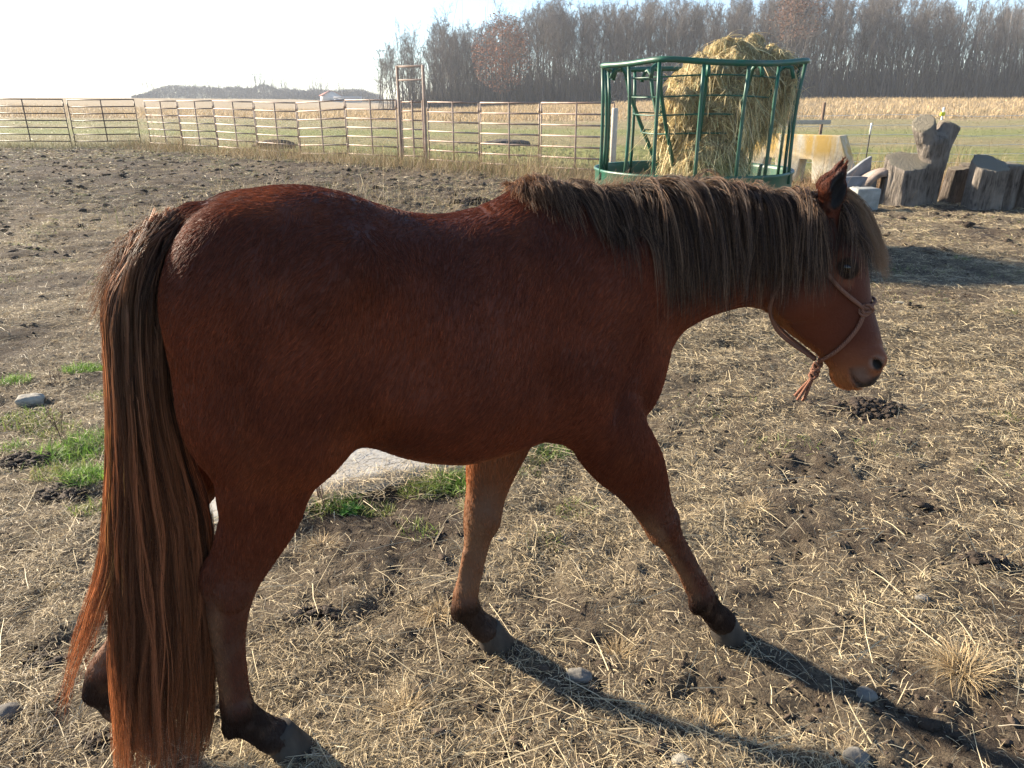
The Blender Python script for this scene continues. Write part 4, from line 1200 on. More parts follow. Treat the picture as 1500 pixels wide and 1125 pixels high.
def panel(name, a, b, h, mat, label, group, n_rail=7, z0=.17, mid=1, legs=True, r=.017):
    a = np.array(a); b = np.array(b); L = np.linalg.norm(b - a); rz = math.atan2(b[1] - a[1], b[0] - a[0])
    g0 = float(gh(a[0], a[1])); g1 = float(gh(b[0], b[1]))
    e = empty(name, (a[0], a[1], g0), rz); tag(e, label, 'fence' if 'fence' in name else 'gate', group)
    sl = (g1 - g0) / L
    for k in range(n_rail):
        z = z0 + (h - z0) * k / (n_rail - 1)
        pts = [(.03, 0, z + sl * .03), (L * .5, 0, z + sl * L * .5 - .004), (L - .03, 0, z + sl * (L - .03))]
        MB().tube(pts, r * 1.15, 8).build('rail', mat, e, True)
    for x in (.03, L - .03):
        MB().tube([(x, 0, sl * x - .03), (x, 0, h * .5 + sl * x), (x, 0, h + sl * x + .005)], r * .95, 8).build('upright', mat, e, True)
    for k in range(mid):
        x = L * (k + 1) / (mid + 1)
        MB().box((x, .0, z0 + (h - z0) / 2 + sl * x), (.026, .040, h - z0 + .03)).build('brace', mat, e, bevel=.004)
    for x in (.03, L - .03):
        for z in (.35, h - .22):
            MB().tube([(x, .0, z + sl * x), (x, .0, z + .10 + sl * x)], r * 1.35, 8).build('connector', mat, e, True)
    return e
cols_px = [216, 264, 316, 375, 437, 508, 583]
FL = ['pale steel fence panel meeting the dark gates at the far corner', 'second pale fence panel from the far corner', 'pale fence panel third from the far corner, deep in weeds', 'pale fence panel nearest the dark log lying in the pasture', 'pale fence panel fifth from the far corner', 'pale fence panel on the far side of the tall gate arch']
P_ = [on_line(p, FA, FD) for p in cols_px]
for a, b, lb in zip(P_[:-1], P_[1:], FL): panel('pipe_fence', a, b, 1.60, M_PANEL, lb, 'pale steel panels of the paddock fence')
Q_ = [on_line(p, FA, FD) for p in (627, 703, 791, 899)]
for a, b, lb in zip(Q_[:-1], Q_[1:], ['pale fence panel on the near side of the tall gate arch', 'pale fence panel in the middle between gate arch and green feeder', 'pale fence panel running behind the left side of the green hay feeder']):
    panel('pipe_fence', a, b, 1.58, M_PANEL, lb, 'pale steel panels of the paddock fence')
# walk-through gate with its tall frame
ga, gb = P_[-1], Q_[0]; L = np.linalg.norm(gb - ga)
e = empty('gate_arch', (ga[0], ga[1], float(gh(ga[0], ga[1]))), math.atan2(FD[1], FD[0])); tag(e, 'tall pale steel gate frame with a double bar overhead', 'gate')
for x in (.09, L - .09): MB().box((x, 0, 1.20), (.06, .06, 2.46)).build('post', M_PANEL, e, bevel=.006)
MB().box((L / 2, 0, 2.405), (L - .24, .05, .05)).build('top_bar', M_PANEL, e, bevel=.005)
MB().box((L / 2, 0, 2.08), (L - .24, .05, .045)).build('top_bar', M_PANEL, e, bevel=.005)
for k in range(7): MB().tube([(.15, .0, .20 + k * .225), (L - .15, 0, .20 + k * .225)], .018, 8).build('rail', M_PANEL, e, True)
for x in (.16, L * .52, L - .16): MB().box((x, -.002, .88), (.03, .042, 1.42)).build('upright', M_PANEL, e, bevel=.004)
# dark gates closing the far end
GA_ = np.array([-13.80, 28.95])
gx0 = (101 - 750) / FPX * (28.9 * _cp + .8 * _sp); gx1 = (-22 - 750) / FPX * (28.9 * _cp + .8 * _sp)
panel('metal_gate', (gx0 + .05, 28.93), GA_, 1.66, M_GATE, 'dark brown metal gate in the far corner where the fences meet', 'dark gates across the far end', 7, .22)
panel('metal_gate', (gx1, 28.95), (gx0 - .05, 28.93), 1.70, M_GATE, 'dark brown metal gate at the left edge of the photo', 'dark gates across the far end', 7, .24)
panel('metal_gate', (gx1 - 3.2, 28.97), (gx1 - .1, 28.95), 1.70, M_GATE, 'dark brown metal gate beyond the left edge of the photo', 'dark gates across the far end', 7, .24)

# ------------------------------------------------------------------ green hay feeder
M_GREEN = paint('green_enamel', (.008, .105, .066), .42, (.050, .085, .055), .36, 4.5)
FC_ = np.array([2.06, 8.8]); FR = 1.09; fz = float(gh(FC_[0], FC_[1]))
fe = empty('hay_feeder', (FC_[0], FC_[1], fz)); tag(fe, 'round green steel hay feeder with tall bars and solid skirt', 'hay feeder')
def ringz(a):
    w_ = lambda c: math.exp(-((a - math.radians(c) + math.pi) % (2 * math.pi) - math.pi) ** 2 / .10)
    return 1.985 + .030 * w_(-122) + .034 * w_(-28) + .02 * w_(100) - .012 * w_(-75)
def ringr(a):
    q_ = (a - math.radians(-122)) % (math.pi / 4) - math.pi / 8
    return (FR + .035) * math.cos(math.pi / 8) / math.cos(q_)
A_ = np.linspace(0, 2 * np.pi, 97)
rg = np.array([(ringr(a) * math.cos(a), ringr(a) * math.sin(a), ringz(a)) for a in A_])
MB().tube(rg, .030, 10, cap=False).build('top_ring', M_GREEN, fe, True)
for k in range(16):
    a = math.radians(11.25 + 22.5 * k); bow = rng.uniform(-.035, .01)
    ra = ringr(a); zt_ = ringz(a) - .02
    da = rng.normal(0, .012)
    pts = [(ra * math.cos(a), ra * math.sin(a), zt_)]
    for f_ in (.25, .5, .75, 1.0):
        r_ = ra - .01 + bow * math.sin(f_ * 3.1) - .012 * f_; aa_ = a + da * f_
        pts.append((r_ * math.cos(aa_), r_ * math.sin(aa_), zt_ + (.80 - zt_) * f_))
    MB().tube(pts, .019, 8).build('bar', M_GREEN, fe, True)
mb = MB(); V = []; F = []
prof = [(FR + .006, .40), (FR + .022, .42), (FR + .008, .45), (FR + .008, .64), (FR + .018, .66), (FR + .008, .68), (FR + .008, .88), (FR + .026, .90), (FR + .020, .925), (FR - .004, .92), (FR - .008, .88), (FR - .008, .42), (FR - .004, .40)]
k_n = 72
for (r_, z_p) in prof:
    for j in range(k_n):
        a = 2 * math.pi * j / k_n; rr = r_ + .010 * math.sin(5 * a + 1) + .006 * math.sin(13 * a)
        V.append((rr * math.cos(a), rr * math.sin(a), z_p))
m_ = len(prof)
F = [[i * k_n + j, i * k_n + (j + 1) % k_n, ((i + 1) % m_) * k_n + (j + 1) % k_n, ((i + 1) % m_) * k_n + j] for i in range(m_) for j in range(k_n)]
mb.add(V, F); mb.build('skirt', M_GREEN, fe, True)
V = [(0, 0, .60)] + [((FR - .03) * math.cos(2 * math.pi * j / 48), (FR - .03) * math.sin(2 * math.pi * j / 48), .66) for j in range(48)]
MB().add(V, [[0, 1 + j, 1 + (j + 1) % 48] for j in range(48)]).build('pan', M_GREEN, fe, True)
for k in range(6):
    a = math.radians(30 + 60 * k); MB().tube([((FR - .05) * math.cos(a), (FR - .05) * math.sin(a), .70), ((FR + .02) * math.cos(a), (FR + .02) * math.sin(a), .0)], .026, 8).build('leg', M_GREEN, fe, True)
for k in range(10):          # hooked bars of the inner basket
    a = math.radians(8 + 36 * k + rng.uniform(-5, 5)); pts = []
    for (r_, z_p) in ((.99, 1.86), (.96, 1.95), (.89, 1.975), (.83, 1.92), (.77, 1.70), (.64, 1.40), (.49, 1.12), (.40, .92), (.40, .70)):
        pts.append((r_ * math.cos(a), r_ * math.sin(a), z_p + rng.normal(0, .008)))
    MB().tube(pts, .022, 8).build('basket_bar', M_GREEN, fe, True)
for (r_, z_p) in ((.825, 1.87), (.765, 1.68), (.69, 1.50), (.60, 1.31)):
    MB().tube([(r_ * math.cos(a), r_ * math.sin(a), z_p + .01 * math.sin(a * 3)) for a in np.linspace(0, 2 * np.pi, 49)], .009, 6, cap=False).build('basket_ring', M_GREEN, fe, True)

# hay in it
blobs = [(1070, 84, 30, 28, 8.85, .36), (1100, 72, 16, 14, 8.8, .25), (1136, 84, 22, 18, 8.8, .30), (1035, 122, 44, 30, 8.7, .46), (1102, 116, 42, 34, 8.75, .46), (1008, 152, 32, 32, 8.65, .40), (1055, 165, 46, 44, 8.6, .48),
         (982, 190, 16, 32, 8.7, .26), (1028, 220, 46, 32, 8.6, .46), (996, 234, 20, 14, 8.6, .34), (1140, 128, 20, 44, 8.75, .34), (1092, 172, 22, 34, 8.7, .36), (1062, 232, 26, 18, 8.6, .36), (1120, 160, 18, 30, 8.75, .28)]
field_begin((.7, 7.6, .55), (3.7, 10.0, 2.5), .022)
for (px, py, rx, rz_, Y, ry) in blobs:
    c = at_depth(px, py, Y); k_ = Y / FPX * _cp
    ell(c, (rx * k_ * .92, ry * .95, rz_ * k_ * .96), .045, m=.12)
V, F, N = field_mesh(2)
V = V + N * (  .13 * fbm(V, 4.5, 3, 71) + .06 * fbm(V, 14, 3, 72))[:, None]; N = vnormals(V, F)
m = Mat('hay', .9, .1)
m.color(m.ramp(m.noise(26, 8, .75, m.scale(m.coords(), (1, 1, .6)), 2.0), [(.30, (.17, .13, .07)), (.5, (.44, .34, .18)), (.68, (.62, .50, .27))])); m.bump(m.noise(45, 6, .7, None, 1.5), 1.0, .03)
hay = mesh_np('hay_heap', V, F, m.m)
tag(hay, 'torn heap of golden hay spilling over the green feeder', 'hay')
P, M_ = sample_surface(V, F, N, 22000)
Dv = rng.normal(0, 1, (22000, 3)) + M_ * .35 + np.array([.15, 0, -.75]); Dv -= M_ * ((Dv * M_).sum(1) - rng.uniform(.05, .75, 22000))[:, None]; Dv /= np.linalg.norm(Dv, axis=1)[:, None]
Lh_ = rng.gamma(3, .05, 22000); gc_ = np.array([(.47, .375, .205), (.58, .47, .26), (.32, .255, .15), (.44, .375, .215), (.33, .335, .19)])[rng.choice(5, 22000, p=[.33, .22, .2, .17, .08])]
parts = [ribbons(P - M_ * .015, Dv, Lh_, rng.uniform(.005, .012, 22000), gc_ * 1.3 * np.exp(rng.normal(0, .28, 22000))[:, None], droop=.45, seg=3)]
P2, M2 = sample_surface(V, F, N, 2600, lambda c, n: (n[:, 2] > .3) * .7 + (c[:, 0] > 2.6) * .8 + .25)
D2 = M2 + rng.normal(0, .7, (2600, 3)); D2 /= np.linalg.norm(D2, axis=1)[:, None]
parts.append(ribbons(P2, D2, rng.uniform(.08, .34, 2600), rng.uniform(.005, .010, 2600), np.tile([.50, .40, .22], (2600, 1)) * np.exp(rng.normal(0, .25, (2600, 1))), droop=.9, seg=3))
rib_obj('hay_stems', parts, M_STRAW, hay)

# ------------------------------------------------------------------ concrete barrier behind the feeder
m = Mat('stained_concrete', .9, .2)
zc_ = m.N.new('ShaderNodeSeparateXYZ'); m.L.new(m.coords(), zc_.inputs[0])
st_ = m.ramp(m.noise(2.3, 5, .6, m.scale(m.coords(), (2.0, 1, .35))), [(.33, (0, 0, 0)), (.54, (1, 1, 1))])
hz_ = m.ramp(zc_.outputs[2], [(.36, (0, 0, 0)), (.68, (.9, .9, .9))])
c = m.ramp(m.noise(14, 6), [(.3, (.40, .36, .28)), (.7, (.60, .55, .43))])
c = m.mix(m.mix(1.0, st_, hz_, 'MULTIPLY'), c, (.50, .31, .07))
m.color(c); m.bump(m.noise(30, 6), .5, .01)
bx, by = ground_at(1236, 272)
e = empty('concrete_barrier', (bx, by, float(gh(bx, by)) - .02), math.radians(-42)); tag(e, 'pale concrete barrier with yellow rust stain and two notches', 'barrier')
poly = [(0, 0), (.02, .42), (-.22, .98), (-2.35, .98), (-2.52, .42), (-2.50, 0), (-1.80, 0), (-1.74, .50), (-1.50, .50), (-1.46, 0), (-1.02, 0), (-.97, .50), (-.72, .50), (-.66, 0), (-.40, 0), (-.40, 0.0)][:-1]
MB().prism(poly, 0, .42).build('barrier_block', m.m, e, bevel=.015)

# ------------------------------------------------------------------ stumps and rubble beside the wire fence
def wood_mat(name, side1, side2, end1, end2):
    m = Mat(name, .9, .15)
    v = m.scale(m.coords(), (1, 1, .16))
    c1 = m.ramp(m.noise(26, 8, .7, v, .8), [(.33, side2), (.52, side1), (.72, tuple(min(1, x * 1.7) for x in side1))])
    pk = m.noise(3, 3); c1 = m.mix(m.ramp(pk, [(.45, (0, 0, 0)), (.65, (1, 1, 1))]), c1, tuple(x * 1.6 for x in side1))
    wv = m.N.new('ShaderNodeTexWave'); wv.wave_type = 'RINGS'; wv.rings_direction = 'Z'; wv.inputs['Scale'].default_value = 14; wv.inputs['Distortion'].default_value = 2.5; m.L.new(m.coords(), wv.inputs['Vector'])
    c2 = m.mix(wv.outputs['Fac'], end1, end2)
    m.color(m.mix(m.N.new('ShaderNodeAttribute').outputs['Fac'] if False else _endmask(m), c1, c2))
    m.bump(m.noise(30, 8, .7, v, .5), 1.0, .05)
    return m.m
def _endmask(m):
    a = m.N.new('ShaderNodeAttribute'); a.attribute_name = 'end'; return a.outputs['Fac']
M_STUMP = wood_mat('weathered_stump', (.150, .128, .108), (.032, .027, .024), (.25, .225, .175), (.16, .14, .105))
M_BARK = wood_mat('dark_bark', (.105, .085, .070), (.025, .020, .018), (.26, .22, .16), (.15, .12, .09))
def cut_log(name, base, mat, h, rx, ry, tilt=(0, 0), cut=None, label='', cat='stump', group=None, seed=0, flare=.12, k=96, rows=16):
    """standing log: rows of rings, bark furrows, a cut top plane z = h + cut.x*x + cut.y*y"""
    V = []; E_ = []
    for i in range(rows + 1):
        f_ = i / rows
        for j in range(k):
            th = 2 * math.pi * j / k
            q = 1 + .07 * math.sin(3 * th + seed) + .05 * math.sin(7 * th + 2.3 * seed) + .022 * math.sin(17 * th + seed * 3 + f_ * 2) + .018 * math.sin(29 * th + seed * 5 + 1.5 * math.sin(f_ * 5)) + flare * (1 - f_) ** 3
            x = rx * q * math.cos(th); y = ry * q * math.sin(th)
            top = h + (cut[0] * x + cut[1] * y if cut else 0)
            z = f_ * top - .03 * (1 - f_)
            V.append((x + tilt[0] * z, y + tilt[1] * z, z)); E_.append(0.0)
    b0 = (rows) * k; nV = len(V)
    for s_i, sc2 in ((1, .97), (2, .66), (3, .33)):
        for j in range(k):
            p = np.array(V[b0 + j]); cpt = np.array(V[b0:b0 + k]).mean(0)
            q = cpt + (p - cpt) * sc2; q[2] += .0015 * math.sin(j * 1.7 + s_i) + (.004 if s_i == 1 else 0)
            V.append(tuple(q)); E_.append(1.0)
    cpt = np.array(V[b0:b0 + k]).mean(0); V.append(tuple(cpt)); E_.append(1.0)
    F = [[i * k + j, i * k + (j + 1) % k, (i + 1) * k + (j + 1) % k, (i + 1) * k + j] for i in range(rows) for j in range(k)]
    prev = b0
    for s_i in range(3):
        nx = nV + s_i * k
        F += [[prev + j, prev + (j + 1) % k, nx + (j + 1) % k, nx + j] for j in range(k)]; prev = nx
    T3 = [[prev + j, prev + (j + 1) % k, len(V) - 1] for j in range(k)]
    o = mesh_np(name, np.array(V), [np.array(F), np.array(T3)], mat)
    a = o.data.attributes.new('end', 'FLOAT', 'POINT'); a.data.foreach_set('value', np.array(E_, np.float32))
    o.location = (base[0], base[1], float(gh(base[0], base[1]))); tag(o, label, cat, group)
    return o
SG = 'old stumps and logs in the row of rubble'
def gpt(px, py, dy=0): x, y = ground_at(px, py); return (x * (1 + dy / y), y + dy)
# the tall forked trunk
b = gpt(1360, 302, .35); kx = (b[1] * _cp + .9 * _sp) / FPX
field_begin((b[0] - .75, b[1] - .6, -.1), (b[0] + .85, b[1] + .7, 1.75), .022)
def wp(px, py, dy=0): p = at_depth(px, py, b[1] + dy); return p
chain([(*wp(1352, 306), .17, 1), (*wp(1358, 285), .165, 1), (*wp(1364, 258), .165, 1), (*wp(1367, 232), .18, 1), (*wp(1368, 212), .21, 1)], .03)
chain([(*wp(1364, 240), .15, 1), (*wp(1359, 212), .155, 1), (*wp(1355, 192), .165, 1), (*wp(1352, 172), .17, 1)], .05)
chain([(*wp(1370, 240), .15, 1), (*wp(1379, 212, .05), .16, 1), (*wp(1388, 190, .08), .175, 1), (*wp(1398, 170, .1), .18, 1)], .05)
# saw cuts
def cut_plane(p, nrm):
    global D
    x = AX[0][:, None, None]; y = AX[1][None, :, None]; z = AX[2][None, None, :]
    D = np.maximum(D, ((x - p[0]) * nrm[0] + (y - p[1]) * nrm[1] + (z - p[2]) * nrm[2]).astype(np.float32))
q = wp(1354, 178); q2 = wp(1395, 184, .1)
x = AX[0][:, None, None] + 0 * AX[1][None, :, None]
left = (AX[0] < .5 * (q[0] + q2[0]))[:, None, None]
dl = ((AX[0][:, None, None] - q[0]) * -.45 + (AX[1][None, :, None] - q[1]) * -.50 + (AX[2][None, None, :] - q[2]) * .74)
dr = ((AX[0][:, None, None] - q2[0]) * .42 + (AX[1][None, :, None] - q2[1]) * .05 + (AX[2][None, None, :] - q2[2]) * .90)
cutd = np.where(left, dl, dr).astype(np.float32)
D = np.maximum(D, cutd)
V, F, N = field_mesh(2)
endv = (np.abs(np.where(V[:, 0] < .5 * (q[0] + q2[0]), (V - q) @ np.array([-.45, -.5, .74]), (V - q2) @ np.array([.42, .05, .9]))) < .03).astype(np.float32)
V = V + N * ((.018 * fbm(V * np.array([1, 1, .2]), 12, 3, 81) + .012 * fbm(V * np.array([1, 1, .15]), 30, 2, 82)) * (1 - endv))[:, None]
V = V - np.array([b[0], b[1], 0])
o = mesh_np('forked_stump', V, F, M_STUMP); a = o.data.attributes.new('end', 'FLOAT', 'POINT'); a.data.foreach_set('value', endv)
o.location = (b[0], b[1], 0); tag(o, 'tall grey forked tree trunk sawn off at both prongs', 'stump', SG)
cut_log('stump', gpt(1319, 301, .25), M_STUMP, .72, .34, .30, (0, 0), (.05, .42), 'wide grey stump with slanted sawn face left of the forked trunk', 'stump', SG, 1.3)
cut_log('stump', gpt(1434, 305, .22), M_STUMP, .68, .26, .28, (.02, 0), (-.0, .40), 'squat grey stump with ringed sawn face right of the forked trunk', 'stump', SG, 3.1, .05)
cut_log('stump', gpt(1462, 305, .34), M_STUMP, .70, .20, .24, (0, 0), (.0, .05), 'squared grey stump standing against the ringed stump', 'stump', SG, 5.3, .03)
cut_log('stump', gpt(1490, 304, .25), M_BARK, .62, .20, .30, (.06, 0), (.2, -.1), 'dark lichened stump at the right end of the rubble row', 'stump', SG, 7.7, .12)
cut_log('stump', gpt(1520, 300, .35), M_STUMP, .80, .30, .30, (.0, 0), (-.2, .3), 'rounded grey stump cut off by the right edge of the photo', 'stump', SG, 9.2, .12)
cut_log('stump', gpt(1388, 300, .45), M_BARK, .58, .16, .15, (.10, 0), (.1, .1), 'dark leaning log just right of the forked trunk', 'stump', SG, 2.2, .05)
cut_log('stump', gpt(1408, 299, .5), M_BARK, .60, .17, .16, (.02, 0), (0, .1), 'dark upright log between the leaning log and the ringed stump', 'stump', SG, 4.4, .05)
# hollow bark arch
bx, by = gpt(1283, 300, .45)
V = []; k = 26
for (yy, rr) in ((-.30, 1.0), (-.1, 1.03), (.15, .98), (.42, .94)):
    for r2 in (1.0, .80):
        for j in range(k):
            th = math.pi * (-.06 + 1.12 * j / (k - 1)); q = rr * r2 * (1 + .04 * math.sin(5 * th + yy * 4))
            V.append((.40 * q * math.cos(th), yy + .03 * math.sin(th * 3), .52 * q * math.sin(th) + .02))
F = []
for i in range(3):
    for s_ in range(2):
        a0 = (2 * i + s_) * k; a1 = (2 * i + 2 + s_) * k
        F += [[a0 + j, a0 + j + 1, a1 + j + 1, a1 + j] if s_ == 0 else [a0 + j, a1 + j, a1 + j + 1, a0 + j + 1] for j in range(k - 1)]
for i in (0, 3):
    a0 = 2 * i * k; a1 = a0 + k
    F += [[a0 + j, a1 + j, a1 + j + 1, a0 + j + 1] for j in range(k - 1)]
for j in (0, k - 1): F += [[2 * i * k + j, (2 * i + 1) * k + j, (2 * i + 3) * k + j, (2 * i + 2) * k + j] for i in range(3)]
mb = MB(); mb.add(V, F); o = mb.build('hollow_log', simple('pale_bark', (.34, .27, .23), (.15, .12, .10), 7, .9, .6, .02), None, True)
o.location = (bx, by, float(gh(bx, by))); o.rotation_euler = (0, 0, math.radians(-8)); tag(o, 'pale hollow log lying open like an arch behind the grey block', 'log', SG)
M_CONC = simple('grey_concrete', (.32, .33, .31), (.20, .205, .195), 9, .9, .5, .01)
bx, by = gpt(1270, 306)
mb = MB(); mb.box((0, .14, .165), (.40, .26, .37)); o = mb.build('concrete_block', M_CONC, None, bevel=.02)
o.location = (bx, by, float(gh(bx, by))); o.rotation_euler = (.03, 0, math.radians(9)); tag(o, 'square grey concrete block in front of the hollow log', 'block')
# slabs leaning in the rubble
M_SLATE = simple('grey_slab', (.25, .26, .27), (.14, .145, .15), 6, .85, .5, .012)
for (px, py, dy, poly, yaw, lb) in ((1250, 300, .75, [(-.28, 0), (.26, 0), (.24, .74), (.10, .66), (-.10, .50), (-.30, .36)], 6, 'curved dark grey slab standing up behind the hollow log'),
                                    (1262, 300, .30, [(-.34, 0), (.22, 0), (.20, .44), (-.05, .46), (-.36, .45)], -4, 'flat grey slab lying level above the concrete block')):
    bx, by = gpt(px, py, dy); mb = MB(); mb.prism(poly, 0, .10); o = mb.build('stone_slab', M_SLATE, None, bevel=.02)
    o.location = (bx, by, float(gh(bx, by)) - .02); o.rotation_euler = (math.radians(-4), 0, math.radians(yaw)); tag(o, lb, 'slab')
# stones
def stone(name, px, py, size, mat, label, cat='stone', group=None, seed=0, flat=.7, sink=.38, rz=0, boxy=.0, dy=0):
    V = ICO2_V.copy()
    if boxy: V = V / (np.abs(V) ** 4).sum(1)[:, None] ** .25 * boxy + V * (1 - boxy)
    nrm = V / np.linalg.norm(V, axis=1)[:, None]
    V = V * (1 + .22 * fbm(nrm + seed * 3.1, 1.3, 3, seed)[:, None] + .05 * fbm(nrm, 5, 3, seed + 1)[:, None])
    V = V * np.array([size[0], size[1], size[2]]) * .5
    o = mesh_np(name, V, ICO2_F, mat, smooth=True)
    x, y = gpt(px, py, dy)
    o.location = (x, y, float(gh(x, y)) + size[2] * (.5 - sink)); o.rotation_euler = (0, 0, rz)
    return tag(o, label, cat, group)
bm = bmesh.new(); bmesh.ops.create_icosphere(bm, subdivisions=4, radius=1.0); bm.verts.ensure_lookup_table()
ICO2_V = np.array([v.co[:] for v in bm.verts]); ICO2_F = np.array([[v.index for v in f.verts] for f in bm.faces]); bm.free()
M_PALE = simple('pale_limestone', (.34, .315, .265), (.20, .185, .155), 14, .9, .6, .008)
M_GREYS = simple('grey_fieldstone', (.20, .185, .16), (.105, .098, .088), 18, .9, .6, .006)
M_DARKS = simple('dark_fieldstone', (.16, .145, .125), (.08, .072, .065), 18, .9, .6, .006)
stone('rock', 1247, 306, (.22, .20, .26), M_PALE, 'white broken rock lowest in front of the grey concrete block', seed=3, dy=.05, sink=.1)
o = stone('rock', 1248, 303, (.26, .20, .16), M_PALE, 'white jagged rock perched on top of the lowest white rock', seed=9, dy=.06, rz=.5); o.location.z += .24
stone('stone', 44, 585, (.135, .10, .075), M_PALE, 'squarish pale stone with a flat top by the green grass behind the tail', seed=5, boxy=.7, rz=.4)
stone('stone', 848, 988, (.075, .06, .04), M_GREYS, 'grey stone in the straw between the front hooves and the lower edge', seed=6)
stone('stone', 1000, 1117, (.055, .045, .030), M_PALE, 'small pale stone at the bottom edge below the front hoof', seed=7)
stone('stone', 1252, 1118, (.065, .055, .042), M_GREYS, 'grey stone at the bottom edge near the dry grass tuft', seed=8)
stone('stone', 12, 1045, (.075, .06, .05), M_DARKS, 'dark rounded stone at the left edge beside the tail', seed=10)
stone('stone', 1318, 441, (.075, .06, .022), M_PALE, 'white flat stone in the straw right of the halter', seed=11)
stone('stone', 1268, 1022, (.06, .05, .03), M_GREYS, 'grey stone left of the dry grass tuft', seed=14)
stone('stone', 1350, 882, (.045, .036, .026), M_GREYS, 'small stone above the dry grass tuft', seed=15)
stone('stone', 735, 790, (.035, .028, .02), M_GREYS, 'small grey stone right of the far front leg', seed=17)
# droppings and turned-up mud
M_DUNG = simple('dark_manure', (.060, .042, .030), (.022, .016, .012), 30, .9, .9, .01)
def heap(name, px, py, n, rad, size, label, mat=None, cat='manure', squash=.6):
    n = int(n * 2.4); size *= .62
    x, y = ground_at(px, py); V = []; F = []; o_ = 0
    for i in range(n):
        a = rng.uniform(0, 6.28); r = rad * math.sqrt(rng.random()); s_ = size * rng.uniform(.6, 1.35)
        c = np.array([r * math.cos(a) * 1.5, r * math.sin(a), s_ * .3 + (1 - r / rad) * rad * .22])
        v = ICO_V * (1 + .30 * rng.normal(0, 1, (len(ICO_V), 1)) + .55 * fbm(ICO_V + i * 2.7, 1.3, 3, i)[:, None]) * s_ * np.array([1.3, 1, squash]) + c
        v[:, 2] += gh(x + v[:, 0], y + v[:, 1]) - 0
        V.append(v); F.append(ICO_F + o_); o_ += len(v)
    o = mesh_np(name, np.concatenate(V), np.concatenate(F), mat or M_DUNG); o.location = (x, y, 0); return tag(o, label, cat)
heap('manure_heap', 1268, 600, 46, .13, .020, 'dark crumbled manure on the straw below the horse\'s muzzle')
heap('earth_heap', 30, 672, 40, .09, .024, 'dark turned-up mud at the left edge beside the green grass', cat='earth heap')
heap('earth_heap', 88, 722, 36, .07, .020, 'dark clods between the tail and the left green tuft', cat='earth heap')
heap('manure_heap', 68, 965, 14, .05, .020, 'small dark dung clump left of the tail end')
heap('manure_heap', 465, 905, 10, .05, .020, 'small dark dung clump right of the near hind leg')
heap('manure_heap', 690, 299, 26, .28, .060, 'dark manure heap in front of the pale fence above the withers')
heap('manure_heap', 150, 1085, 8, .03, .018, 'dung lumps under the far hind hoof')
heap('dirt_pile', 1440, 825, 30, .06, .020, 'crumbly dark dirt above the dry grass tuft at the right', cat='dirt pile')
# concrete slab under the belly
m = Mat('bleached_concrete', .9, .2)
sp_ = m.ramp(m.noise(55, 6, .75), [(.36, (.11, .10, .09)), (.44, (.29, .28, .26)), (.7, (.39, .38, .355))])
m.color(m.mix(m.ramp(m.noise(4, 5), [(.35, (0, 0, 0)), (.7, (1, 1, 1))]), sp_, (.34, .315, .28))); m.bump(m.noise(60, 6), .4, .006)
edge = SLAB_PX
W_ = [ground_at(a, b) for a, b in edge]; W_ = [W_[i] for i in range(len(W_))]
dense = []
for i in range(len(W_)):
    a = np.array(W_[i]); b_ = np.array(W_[(i + 1) % len(W_)])
    for f_ in np.linspace(0, 1, 7)[:-1]:
        p = a + (b_ - a) * f_; dense.append(p + rng.normal(0, .006, 2))
cxy = np.mean(dense, 0); V = []; n = len(dense)
for s_ in (1.0, .985, .6, .3):
    for p in dense: q = cxy + (p - cxy) * s_; V.append((q[0], q[1], -.06 if s_ == 1.0 else .030 + .003 * math.sin(q[0] * 9)))
V.append((cxy[0], cxy[1], .03))
F = [[i * n + j, i * n + (j + 1) % n, (i + 1) * n + (j + 1) % n, (i + 1) * n + j] for i in range(3) for j in range(n)]
mb = MB(); mb.add(V, F); mb.F3.append(np.array([[3 * n + j, 3 * n + (j + 1) % n, 4 * n] for j in range(n)])); o = mb.build('concrete_slab', m.m, None, True)
tag(o, 'bleached concrete slab set in the ground beneath the horse\'s belly', kind='structure')
# straw along its edge and strewn over it
parts = []
n = 2600; ii = rng.integers(0, 60, n); E2 = np.array(dense)[ii % len(dense)]; c_off = rng.normal(0, .05, (n, 2)); P3 = E2 + c_off
zs = rng.uniform(.03, .05, n)
parts.append(ribbons(np.c_[P3, zs], rdirs(n, -.1, .35), np.clip(rng.gamma(3, .018, n), .01, .14), rng.uniform(.0013, .003, n), straw_cols(n)))
n = 2600; P3 = cxy + rng.normal(0, .30, (n, 2)) * np.array([1.8, .8])
parts.append(ribbons(np.c_[P3, np.full(n, .038)], rdirs(n, -.02, .1), rng.uniform(.01, .06, n), rng.uniform(.001, .0025, n), straw_cols(n) * .7))
tag(rib_obj('slab_straw', parts, M_STRAW), 'loose straw and stems along the edge of the bleached slab', kind='stuff')

